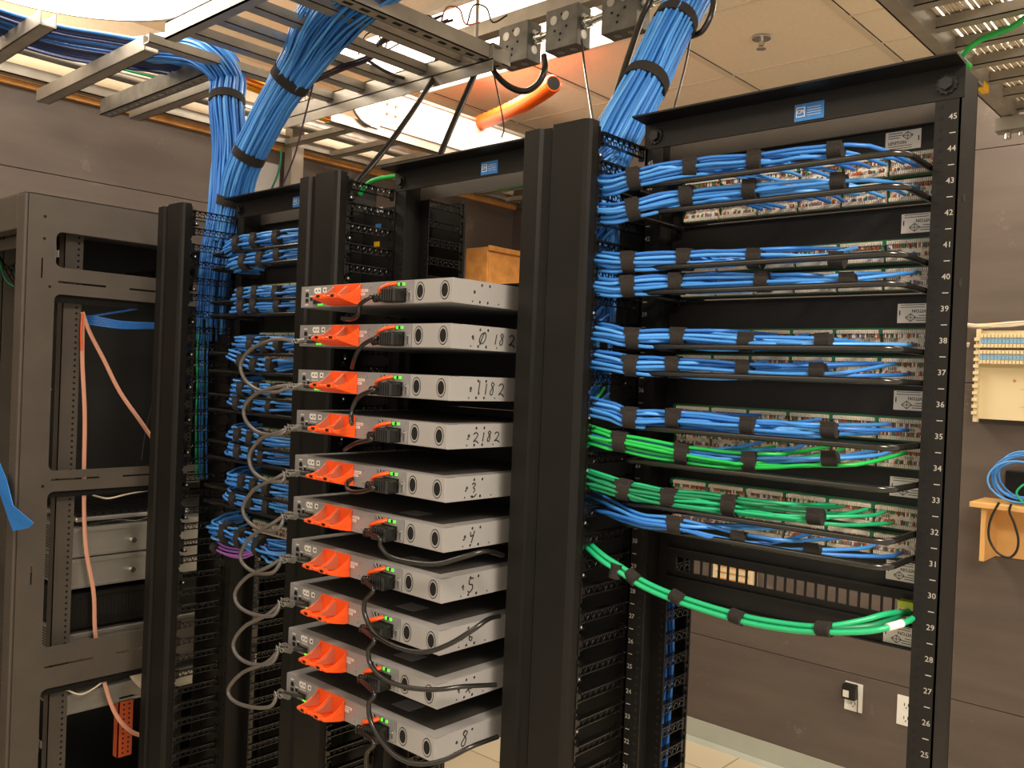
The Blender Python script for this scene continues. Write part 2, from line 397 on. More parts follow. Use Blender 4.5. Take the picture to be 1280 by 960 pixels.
def make_manager(cx, label, ulo):
    t = thing('vertical_cable_manager', label, 'cable manager', (cx, 0, 0), 'vertical cable managers between the racks')
    h = .076
    # front cover with a sunk groove
    prof = [(-h, -.135), (-h+.002, -.150), (-h+.006, -.154), (-.034, -.156), (-.030, -.149), (-.014, -.147), (-.004, -.157), (-.001, -.160), (.066, -.160), (.073, -.156), (h, -.150), (h, -.132), (h-.003, -.132), (h-.003, -.148), (.064, -.1565), (0, -.1565), (-.012, -.1435), (-.028, -.1455), (-.033, -.152), (-h+.008, -.151), (-h+.004, -.146), (-h+.003, -.135)]
    c = MB().prism([(cx+p[0], p[1]) for p in prof], 2, .05, 2.103).build('front_cover', M['cover'], t)
    # rear cover
    c2 = MB().prism([(cx-h, .232), (cx-h+.006, .240), (cx+h-.006, .240), (cx+h, .232), (cx+h, .215), (cx+h-.003, .215), (cx+h-.003, .230), (cx+h-.008, .237), (cx-h+.008, .237), (cx-h+.003, .230), (cx-h+.003, .215), (cx-h, .215)], 2, .05, 2.103).build('rear_cover', M['cover'], t)
    # spine between the two racks
    b = MB()
    for sd in (-1, 1): b.box(cx+sd*.0785, .004, .0, cx+sd*.0765, .072, 2.09)
    b.box(cx-.0765, .034, .02, cx+.0765, .038, 2.06)
    b.build('spine', M['blackdeep'], t)
    for k in range(12):
        zz = ZU(45-k*2)+.004
        b = MB([M['black'], M['chrome']]); b.cur = 0
        b.box(cx+.030, -.118, zz-.012, cx+.062, -.114, zz+.012).box(cx+.030, -.118, zz-.014, cx+.066, -.104, zz-.011)
        b.mi(M['chrome']).tube([(cx+.046, -.1182, zz), (cx+.046, -.1215, zz)], .0042, 8).tube([(cx+.062, -.110, zz-.011), (cx+.062, -.110, zz-.007)], .004, 8)
        b.build('hinge_bracket', None, t)
    mf = finger_mesh(1); mfm = mf.mesh('finger'); mfm.materials.append(M['finger'])
    mr = finger_mesh(1, True); mrm = mr.mesh('finger'); mrm.materials.append(M['finger'])
    for U in range(ulo, 46):
        for me, y, sgn in ((mfm, -.002, 1), (mrm, DP+.002, -1)):
            o = bpy.data.objects.new('finger', me); col.objects.link(o); o.parent = t
            o.location = (.0735, y, ZU(U)+.02+(.002 if U == 45 else 0)-.004)
            if sgn < 0: o.rotation_euler = (0, 0, PI); o.location.x = .0735+.004
        if ulo > 10:
            o = bpy.data.objects.new('finger', mfm); col.objects.link(o); o.parent = t
            o.location = (-.0745, -.002, ZU(U)+.016)
    return t
CXM = [-.3395, -1.0185, -1.6975]
make_manager(CXM[0], 'black vertical cable manager between the grey switch stack and the right rack', 16)
make_manager(CXM[1], 'black vertical cable manager behind the left ends of the grey switch stack', 14)
make_manager(CXM[2], 'black vertical cable manager beside the charcoal cabinet', 8)

# ------------------------------------------------------------------ patch panels
def idc_module(v):
    """terminal strip pair with printed label and wire ends, width .068"""
    rr = random.Random(v); b = MB([M['idc'], M['idclabel'], M['wred'], M['wbrown'], M['wgreen'], M['wwhite'], M['wblue'], M['ink']])
    W_ = .0655
    for z0 in (-.0162, .0092):
        b.mi(M['idcbase']).box(-W_/2, -.007, z0, W_/2, 0, z0+.0068)
        for k in range(24):
            x = -W_/2+.0016+k*(W_-.0032)/23
            b.mi(M['idc']).box(x-.0007, -.0115, z0+.0008, x+.0007, -.007, z0+.006)
            if rr.random() < .93:
                b.mi(rr.choice([M['wred'], M['wbrown'], M['wgreen'], M['wwhite'], M['wwhite'], M['wblue'], M['wred']]))
                zz = z0-.0035 if z0 > 0 else z0+.0068
                hh = rr.uniform(.0030, .0070); b.box(x-.0008, -.009, zz if z0 < 0 else zz+.0036-hh, x+.0008, -.0035, zz+hh if z0 < 0 else zz+.0036)
    b.mi(M['idclabel']).box(-W_/2, -.004, -.0094, W_/2, 0, .0092)
    b.mi(M['idc']).box(-W_/2+.004, -.0046, -.004, W_/2-.004, -.004, .004)
    b.mi(M['ink']).text('568B', (-.018 if v % 2 else .012, -.0048, 0), (1, 0, 0), (0, 0, 1), .0065)
    for k in range(5): b.box(-W_/2+.006+k*.003, -.0048, -.003, -W_/2+.0066+k*.003, -.0045, .003)
    for k in range(3): b.box(W_/2-.016, -.0048, -.0025+k*.002, W_/2-.006, -.0045, -.0020+k*.002)
    me = b.mesh('punchdown_block'); return me
IDC = [idc_module(i) for i in range(4)]
def sticker(b_parent, x, z, y, flip, w_=.052, h_=.029):
    b = MB([M['sticker'], M['ink']]); b.cur = 0
    b.box(x-w_/2, y-.0007, z-h_/2, x+w_/2, y, z+h_/2); b.mi(M['ink'])
    sg = -1 if flip else 1
    X = (sg, 0, 0); Z = (0, 0, sg); yy = y-.0008
    b.text('LEVITON', (x-sg*w_*.16, yy, z-sg*h_*.12), X, Z, h_*.23, bold=.02)
    for k in range(3): b.box(x-sg*w_*.42, y-.0009, z+sg*h_*(.38-k*.12), x-sg*w_*(.02+.08*(k == 2)), y-.0007, z+sg*h_*(.38-k*.12)+.0010)
    for k in range(2): b.box(x-w_*.42, y-.0009, z-sg*h_*(.30+k*.12), x+w_*.25, y-.0007, z-sg*h_*(.30+k*.12)+.0009)
    cx_, cz_, q = x+sg*w_*.13, z+sg*h_*.22, h_*.20
    ring = [(cx_-q*1.3, cz_), (cx_, cz_+q), (cx_+q*1.3, cz_), (cx_, cz_-q)]
    for i in range(4): b.bar((ring[i][0], yy, ring[i][1]), (ring[(i+1) % 4][0], yy, ring[(i+1) % 4][1]), .0009, .0006, (0, 1, 0))
    b.bar((ring[0][0], yy, ring[0][1]), (ring[2][0], yy, ring[2][1]), .0007, .0006, (0, 1, 0)); b.bar((ring[1][0], yy, ring[1][1]), (ring[3][0], yy, ring[3][1]), .0007, .0006, (0, 1, 0))
    b.box(x+sg*w_*.42, y-.0009, z-h_*.1, x+sg*w_*.45, y-.0007, z+h_*.15)
    return lab(b.build('rating_sticker', None, b_parent), 'small white printed rating sticker')
ORD = ['topmost', 'second', 'third', 'fourth', 'fifth', 'sixth', 'seventh']
PY = .070
def patch_panel(cx, z0, z1, rows, flip, zst, label, group, stick=True):
    t = thing('patch_panel', label, 'patch panel', (cx, PY, z0), group)
    b = MB([M['black']]); b.cur = 0
    b.box(cx-.241, PY, z0+.001, cx+.241, PY+.003, z1-.001); b.box(cx-.222, PY-.006, z0+.001, cx+.222, PY, z0+.003); b.box(cx-.222, PY-.006, z1-.003, cx+.222, PY, z1-.001)
    b.build('plate', None, t)
    for ri, zr in enumerate(rows):
        b = MB().box(cx-.219, PY-.0035, zr-.019, cx+.219, PY-.0002, zr+.019)
        for k in range(7): b.box(cx-.213+.071*k-.004, PY-.012, zr+.009, cx-.213+.071*k+.004, PY-.002, zr+.0175)
        b.build('circuit_board', M['clip'], t)
        for k in range(6):
            o = bpy.data.objects.new('punchdown_block', IDC[(k+ri*2+int(z0*100)) % 4]); col.objects.link(o); o.parent = t
            o.location = (-.1775+.071*k, -.0036, zr-z0)
    if stick: sticker(t, cx+(.187 if flip else .158), zst, PY, flip)
    return t
PAN = [(1.9545, 2.0745, (2.0155, 1.9755), False, 2.054), (1.8215, 1.954, (1.8855, 1.8430), True, 1.927), (1.6875, 1.821, (1.7510, 1.7080), True, 1.792),
       (1.5585, 1.687, (1.6175, 1.5760), True, 1.661), (1.4245, 1.558, (1.4855, 1.4430), True, 1.531)]
for i, (z0, z1, rows, fl, zst) in enumerate(PAN):
    patch_panel(0, z0, z1, rows, fl, zst, f'{ORD[i]} patch panel of ivory terminals and white sticker on the right rack', 'patch panels on the right rack')
    patch_panel(-2*PITCH, z0, z1, rows, fl, zst, f'{ORD[i]} patch panel glimpsed behind blue cables on the left rack', 'patch panels on the left rack')
for i, (z0, z1, rows) in enumerate(((1.291, 1.424, (1.352, 1.31)), (1.20, 1.290, (1.225,)))):
    patch_panel(-2*PITCH, z0, z1, rows, True, z1-.02, f'{ORD[5+i]} patch panel glimpsed behind blue cables on the left rack', 'patch panels on the left rack')
# empty modular panel
t = thing('modular_patch_panel', 'black panel with a row of empty square openings and one yellow green jack', 'patch panel', (0, PY, 1.291))
zo0, zo1 = 1.338, 1.362
holes = [(-.205+k*.01725, -.205+k*.01725+.0142, zo0, zo1) for k in range(24)]
b = MB().grid_plate(-.241, .241, 1.291, 1.4235, holes, PY, PY+.004, 1)
b.box(-.222, PY-.012, 1.376, .222, PY, 1.380); b.box(-.222, PY-.008, 1.325, .222, PY, 1.3275); b.box(-.222, PY-.008, 1.291, .222, PY, 1.2935)
b.build('plate', M['black'], t)
sticker(t, .187, 1.4045, PY, True); sticker(t, .187, 1.309, PY, True)
b = MB([M['olive'], M['cream'], M['hole']]); b.cur = 0
xj = .186
b.box(xj, PY-.020, zo1-.006, xj+.030, PY+.004, zo1+.003); b.mi(M['cream']).box(xj, PY-.019, zo0-.003, xj+.030, PY+.004, zo1-.006); b.mi(M['hole']).box(xj+.002, PY-.0195, zo0+.002, xj+.012, PY-.01, zo1-.009).box(xj+.017, PY-.0195, zo0+.002, xj+.027, PY-.01, zo1-.009)
lab(b.build('jack', None, t), 'yellow green topped twin jack')

# ------------------------------------------------------------------ cable support bars
BZ = [1.993, 1.949, 1.858, 1.8185, 1.731, 1.687, 1.598, 1.542, 1.472, 1.4375]
def support_bar(cx, z, label, group, dz=0):
    t = thing('cable_support_bar', label, 'support bar', (cx, 0, z), group)
    y0, yb = .062, -.098; H = .2175
    pts = [(cx-H, y0, z), (cx-H, -.05, z)]+[(cx-H+.022*(1-math.cos(a)), -.072-.026*math.sin(a), z) for a in (0, .4, .8, 1.2, 1.57)]
    pts += [(cx+H-.022*(1-math.cos(a)), -.072-.026*math.sin(a), z) for a in (1.57, 1.2, .8, .4, 0)]+[(cx+H, -.05, z), (cx+H, y0, z)]
    MB().tube([Vector(p) for p in pts], .0046, 10, rb=.0046).build('rod', M['finger'], t, fix=False)
    for sd in (-1, 1): MB().box(cx+sd*H-.0045, .060, z-.010, cx+sd*H+.0045, .064, z+.010).build('mounting_tab', M['finger'], t)
for i, z in enumerate(BZ):
    nm = (ORD+['eighth', 'ninth', 'lowest'])[i]
    support_bar(0, z, f'{nm} black round support bar across the right rack', 'cable support bars on the right rack')
LB = [1.966, 1.928, 1.838, 1.802, 1.703, 1.655, 1.593, 1.553, 1.470, 1.428, 1.350, 1.308]
for i, z in enumerate(LB):
    nm = (ORD+['eighth', 'ninth', 'tenth', 'eleventh', 'lowest'])[i]
    support_bar(-2*PITCH, z, f'{nm} black round support bar across the left rack', 'cable support bars on the left rack')

# ------------------------------------------------------------------ cable bundles
def frames(P, up=(0, 0, 1)):
    k = len(P); T = [(P[min(i+1, k-1)]-P[max(i-1, 0)]).normalized() for i in range(k)]
    a = Vector(up); a = a-T[0]*a.dot(T[0])
    if a.length < .1: a = Vector((1, .1, 0)); a = a-T[0]*a.dot(T[0])
    a.normalize(); out = []
    for i in range(k):
        a = a-T[i]*a.dot(T[i]); a.normalize(); out.append((a.copy(), T[i].cross(a)))
    return T, out
def disc_pts(n, rr, hollow=False):
    pts = []
    for i in range(n):
        q = math.sqrt((i+.5)/n); a = i*2.39996
        pts.append((q*math.cos(a), q*math.sin(a)))
    if hollow: pts = [(math.cos(2*PI*i/n)*(1 if i % 3 else .82), math.sin(2*PI*i/n)*(1 if i % 3 else .82)) for i in range(n)]
    return pts
def row_bundle(pts, strap_i, Rb, n, cr, mats, label, group, cx, zdrop, ports, portz, seed, fan=(.0, .17), yend=.052, kind='patch cable bundle'):
    rr = random.Random(seed)
    t = thing('patch_cable_bundle', label, 'cable bundle', tuple(pts[2]), group)
    C = smooth(pts, 6); T, F = frames(C)
    offs = disc_pts(n, rr)
    x_end = pts[-1][0]
    ph = [(rr.random()*6.28, rr.random()*6.28, rr.uniform(1.0, 2.2)) for _ in range(n)]
    order = list(range(n)); rr.shuffle(order)
    leave = {}
    for q, i in enumerate(order):
        leave[i] = cx+fan[0]+(fan[1]-fan[0])*(q+rr.random()*.5)/max(1, n-.5)
    L = len(C)
    strap_idx = [6*si for si in strap_i]
    def Rat(j):
        x = C[j][0]; rem = sum(1 for i in leave if leave[i] > x-.02)
        d = min([abs(j-q) for q in strap_idx] or [9])
        return Rb*max(.38, math.sqrt(rem/n))*(1 if d < 1 else 1.06+.10*min(d, 3)/3)*(1+.75*max(0, 15-j)/15*(strap_idx[0] >= 24 and cx == 0))
    for i in range(n):
        path = []
        for j in range(L):
            if C[j][0] > leave[i]-.045 and j > 14: break
            a, b_ = F[j]; u, v = offs[i]
            w1 = rr.uniform(-.04, .04); rot = .5*math.sin(j*.12*ph[i][2]+ph[i][0])*.5
            uu = u*math.cos(rot)-v*math.sin(rot)+w1; vv = u*math.sin(rot)+v*math.cos(rot)
            path.append(C[j]+a*(uu*Rat(j))+b_*(vv*Rat(j)))
        lx = leave[i]
        if ports:
            zp = portz+rr.choice((-.008, 0, .008))
            last = path[-1]
            path += [Vector((max(lx, last[0]+.02), last[1]*.75, last[2]*.8+zp*.2)), Vector((max(lx, last[0]+.02)+.022, last[1]*.2+.01, last[2]*.35+zp*.65)), Vector((max(lx, last[0]+.02)+.030, yend, zp))]
        pp = path[::2]
        if pp[-1] != path[-1]: pp.append(path[-1])
        m = mats[i % len(mats)] if not callable(mats) else mats(offs[i])
        MB().tube(smooth(pp, 3), cr, 7).build('cable', m, t, fix=False)
    for q in strap_idx:
        if q >= L: continue
        c = C[q]; tt = T[q]; Rs = Rat(q)+cr+.0012
        b = MB().tube([c-tt*.0105, c+tt*.0105], Rs, 16, rb=Rs*.95)
        b.box(-1e-9, 0, 0, 1e-9, 0, 0) if False else None
        b.bar(c-tt*.0105+Vector((0, -Rs*.72, Rs*.62)), c+tt*.0105+Vector((0, -Rs*.72, Rs*.62)), .003, .012)
        b.build('hook_and_loop_strap', M['velcro'], t)
    return t
B3 = [M['blue'], M['blue3'], M['blue2'], M['blue']]
RROWS = [
 ([(762,232),(795,224),(866,211),(946,203),(1045,189),(1120,186)], B3),
 ([(765,267),(794,262),(861,247),(940,238),(1049,228),(1120,229)], B3),
 ([(762,328),(788,328),(858,325),(945,324),(1047,326),(1120,328)], B3),
 ([(765,360),(787,358),(848,355),(955,353),(1060,351),(1120,348)], B3),
 ([(765,418),(793,423),(850,423),(934,428),(1030,428),(1100,420)], B3),
 ([(770,453),(790,457),(844,459),(932,463),(1023,465),(1100,462)], B3),
 ([(768,515),(789,522),(844,524),(937,533),(1037,538),(1090,542)], B3),
 ([(757,548),(777,552),(855,567),(939,577),(1038,574),(1120,574)], 'mix'),
 ([(757,606),(781,612),(838,624),(914,632),(1020,646),(1100,650)], [M['green'], M['green'], M['green3']]),
 ([(805,651),(845,656),(925,674),(1016,688),(1060,686),(1110,684)], [M['blue2'], M['blue']])]
rowz = [r for p in PAN for r in p[2]]
for i, (px, mt) in enumerate(RROWS):
    Ys = [-.112, -.106, -.082, -.076, -.076, -.072]
    pts = [AX(x, y, Ys[k]) for k, (x, y) in enumerate(px)]
    p0 = pts[0]
    if i < 9:
        pre = [Vector((-.288, -.062, p0[2]+.080)), Vector((-.303, -.088, p0[2]+.046)), Vector((-.303, -.108, p0[2]+.013))]
        if i == 8: pre = [Vector((-.345, -.04, p0[2]+.070)), Vector((-.340, -.075, p0[2]+.042)), Vector((-.322, -.105, p0[2]+.015))]
    else:
        pre = [p0+Vector((-.16, .06, .01)), p0+Vector((-.10, .03, .008)), p0+Vector((-.05, .01, .004))]
    pts = pre+pts+[pts[-1]+Vector((.06, .02, 0))]
    n = 12 if i != 9 else 7
    mats = mt if mt != 'mix' else (lambda o: M['green2'] if o[0] > .25 else M['blue'])
    lbl = {7: 'bundle of mixed blue and bright green patch cables on the right rack', 8: 'bundle of teal green patch cables on the right rack'}
    L_ = lbl.get(i, f'{(ORD+["eighth","ninth","lowest"])[i]} strapped row of blue patch cables across the right rack')
    row_bundle(pts, [3+1, 3+2, 3+3, 3+4] if i != 9 else [4, 5, 6],   .0138 if i != 9 else .010, n, .0030, mats, L_, 'patch cable bundles on the right rack', 0, 0, True, rowz[i], 100+i, fan=(-.10, .165) if i != 8 else (-.06, .15))
LROWS = [
 [(285,313),(300,305),(322,301),(350,298),(375,296)], [(292,333),(308,328),(330,325),(352,320),(375,316)],
 [(297,372),(306,369),(324,367),(350,367),(375,367)], [(296,388),(306,385),(322,383),(352,383),(375,383)],
 [(300,430),(318,431),(335,431),(352,432),(375,432)], [(292,446),(306,452),(322,457),(342,458),(375,456)],
 [(296,484),(306,486),(325,488),(348,489),(375,492)], [(293,502),(300,504),(317,506),(342,509),(375,511)],
 [(292,543),(302,544),(318,548),(332,552),(370,556)], [(290,563),(302,565),(320,569),(332,573),(370,578)],
 [(291,600),(307,603),(322,607),(338,611),(368,616)], [(288,620),(296,624),(318,629),(338,634),(368,643)],
 [(272,662),(286,666),(305,673),(328,683),(358,697)]]
lrz = [r for p in PAN for r in p[2]]+[1.352, 1.31, 1.225]
for i, px in enumerate(LROWS):
    Ys = [-.10, -.095, -.09, -.085, -.08]
    pts = [AX(x, y, Ys[k]) for k, (x, y) in enumerate(px)]
    p0 = pts[0]
    pre = [p0+Vector((-.055, .11, .010)), p0+Vector((-.045, .055, .006)), p0+Vector((-.020, .018, .002))]
    pts = pre+pts+[pts[-1]+Vector((.10, .02, 0))]
    row_bundle(pts, [4, 5, 6] if i != 12 else [4, 5, 6], .0165 if i != 12 else .024, 9 if i != 12 else 13, .0032, B3,
               f'{(ORD+["eighth","ninth","tenth","eleventh","twelfth","lowest and thickest"])[i]} strapped row of blue patch cables on the left rack', 'patch cable bundles on the left rack', -1.358, 0, True, lrz[i], 200+i, fan=(.10, .20))
# purple pair below the lowest left row
pp = [AX(x, y, -.09) for x, y in [(268,683),(280,689),(298,692),(312,690),(330,684)]]
t = thing('patch_cable_bundle', 'short bundle of purple cables under the lowest blue row on the left rack', 'cable bundle', tuple(pp[1]))
for k in range(4):
    o = Vector((0, .003*k, (-.004, .002, .007, -.009)[k])); cable('cable', [p+o*(1.4 if j < 3 else .8) for j, p in enumerate(pp)], .003, M['purple'], t)
MB().tube([pp[0]+Vector((-.004, 0, 0)), pp[0]+Vector((.014, -.0, -.006))], .013, 14).build('hook_and_loop_strap', M['velcro'], t)

def trunk(name, label, C0, n, Rb, cr, mats, straps, group, seed, sq=1.0, end=None, Rs=None):
    rr = random.Random(seed)
    t = thing(name, label, 'cable bundle', tuple(C0[0]), group)
    C = smooth([Vector(c) for c in C0], 6); L = len(C); T, F = frames(C, (0, 1, 0))
    ring = int(n*.62); offs = [(math.cos(2*PI*i/ring)*rr.uniform(.93, 1.0), math.sin(2*PI*i/ring)*rr.uniform(.93, 1.0)) for i in range(ring)]
    for i in range(n-ring):
        a = 2*PI*i/(n-ring)+.1; q = rr.uniform(.70, .85); offs.append((q*math.cos(a), q*math.sin(a)))
    def Rj(j):
        if Rs is None: return Rb
        u = j/(L-1)*(len(Rs)-1); k = min(int(u), len(Rs)-2); return Rs[k]+(Rs[k+1]-Rs[k])*(u-k)
    for i, (u, v) in enumerate(offs):
        ph = rr.random()*6.28; amp = rr.uniform(.02, .13); path = []
        e0 = 0 if end is None else rr.randint(0, end)
        for j in range(e0, L, 2):
            a, b = F[j]; rot = amp*math.sin(j*.16+ph); q = 1+.05*math.sin(j*.3+ph*2)
            uu = (u*math.cos(rot)-v*math.sin(rot))*q; vv = (u*math.sin(rot)+v*math.cos(rot))*q
            path.append(C[j]+a*(uu*Rj(j))+b*(vv*Rj(j)*sq))
        MB().tube(smooth(path, 2), cr, 6).build('cable', mats[rr.randrange(len(mats))], t, fix=False)
    core = MB().tube([C[j] for j in range(0 if end is None else end, L)], [Rj(j)*.72 for j in range(0 if end is None else end, L)], 12)
    lab(core.build('inner_cables', M['blue2'] if mats[0] in B3 else mats[0], t, fix=False), 'cables hidden inside the bundle')
    for q in straps:
        j = int(q*6); c = C[j]; tt = T[j]; a, b = F[j]; Q = (Rj(j)+cr)*.96+.0015
        MB().tube([c-tt*.013, c+tt*.013], Q*1.04, 26, up=tuple(a), rb=Q*sq*1.04).build('hook_and_loop_strap', M['velcro'], t)
    return t
BB = [M['blue'], M['blue2'], M['blue3'], M['blue'], M['blue2']]
trunk('vertical_cable_bundle', 'thick blue cable bundle rising beside the right rack to the ladder above',
      [(-.335, -.040, 1.62), (-.335, -.040, 1.78), (-.335, -.038, 1.92), (-.338, -.025, 2.04), (-.342, .020, 2.12), tuple(at(806, 105, 0, -.345)), tuple(at(826, 62, 0, -.348)), tuple(at(843, 30, 0, -.352)), tuple(at(862, -5, 0, -.36)), tuple(at(888, -50, 0, -.37))],
      78, .040, .0030, BB, [5.0, 7.0], 'thick vertical cable trunks', 301, 1.0, end=22, Rs=[.036, .042, .042, .042, .042, .041, .041, .041, .042, .045])
trunk('vertical_cable_bundle', 'left of the two thick blue cable trunks, hooking over towards the left wall',
      [(-1.70, -.02, 1.72), (-1.70, -.02, 1.84), (-1.70, -.01, 1.98), (-1.705, .012, 2.10), (-1.72, .025, 2.20), (-1.725, .03, 2.31), (-1.73, .02, 2.42), tuple(at(286, 104, 2, 2.50)), tuple(at(276, 82, 2, 2.545)), tuple(at(252, 64, 2, 2.585)), tuple(at(215, 60, 2, 2.61)), tuple(at(150, 62, 2, 2.66)), tuple(at(90, 50, 2, 2.68))],
      84, .046, .0034, BB, [6.3], 'thick vertical cable trunks', 302, 1.0, end=18, Rs=[.04, .04, .042, .044, .046, .046, .047, .050, .050, .044, .034, .028])
trunk('vertical_cable_bundle', 'right of the two thick blue cable trunks, leaning up to the overhead ladder',
      [(-1.69, .01, 2.02), (-1.675, .02, 2.12), (-1.635, .02, 2.22), (-1.565, .025, 2.31), (-1.48, .03, 2.40), (-1.38, .04, 2.49), (-1.27, .03, 2.56), (-1.13, .01, 2.60), (-.95, .01, 2.62), (-.7, .01, 2.62)],
      88, .05, .0034, BB, [1.2, 2.6, 4.6], 'thick vertical cable trunks', 303, 1.0, Rs=[.045, .045, .043, .043, .045, .055, .075, .08, .07, .06])
# thin groups inside the managers
def thin_group(label, pts, n, Rb, cr, mats, seed, spread=1.0, straps=()):
    rr = random.Random(seed); t = thing('cable_bundle', label, 'cable bundle', tuple(pts[0]))
    C = [Vector(p) for p in pts]
    offs = disc_pts(n, rr)
    for i in range(n):
        u, v = offs[i]
        cable('cable', [c+Vector((u*Rb*(1+rr.uniform(-.15, .15)), v*Rb*spread*(1+rr.uniform(-.15, .15)), rr.uniform(-.003, .003))) for c in C], cr, mats[i % len(mats)], t, 4, 6)
    for j in straps: MB().tube([C[j]+Vector((0, 0, -.011)), C[j]+Vector((0, 0, .011))], Rb+cr+.001, 12, rb=Rb*spread+cr+.001).build('hook_and_loop_strap', M['velcro'], t)
    return t
thin_group('vertical green cables inside the manager left of the right rack', [(-.385, -.055, 2.07), (-.375, -.075, 1.98), (-.37, -.085, 1.85), (-.365, -.08, 1.70), (-.36, -.085, 1.60), (-.355, -.08, 1.50)], 12, .018, .003, [M['green3'], M['green3'], M['green']], 5, 1.0)
thin_group('green cables climbing beside the thick blue trunk of the right rack', [(-.385, -.06, 2.04), tuple(at(747, 180, 0, -.37)), tuple(at(758, 150, 0, -.375)), tuple(at(776, 115, 0, -.37)), tuple(at(797, 72, 0, -.38)), tuple(at(820, 25, 0, -.39)), tuple(at(840, -20, 0, -.4))], 3, .005, .003, [M['green3'], M['green']], 6, straps=())
thin_group('blue cables hanging in the rear of the manager by the right rack', [(-.31, .19, 1.95), (-.305, .195, 1.7), (-.31, .19, 1.45), (-.305, .19, 1.25), (-.30, .195, 1.1), (-.31, .19, .8)], 16, .026, .0032, [M['blue'], M['blue2']], 7)
thin_group('green cables hanging in the rear of the manager by the right rack', [(-.34, .135, 1.4), (-.335, .14, 1.25), (-.325, .145, 1.15), (-.34, .14, 1.05), (-.33, .14, .8)], 8, .018, .003, [M['green3']], 8)
thin_group('pale green cables glimpsed deep inside the manager beside the cabinet', [(-1.71, -.035, 1.76), (-1.705, -.04, 1.7), (-1.70, -.04, 1.62), (-1.705, -.035, 1.54), (-1.70, -.035, 1.46), (-1.70, -.03, 1.35)], 10, .018, .003, [M['green3'], M['green'], M['blue2']], 9)

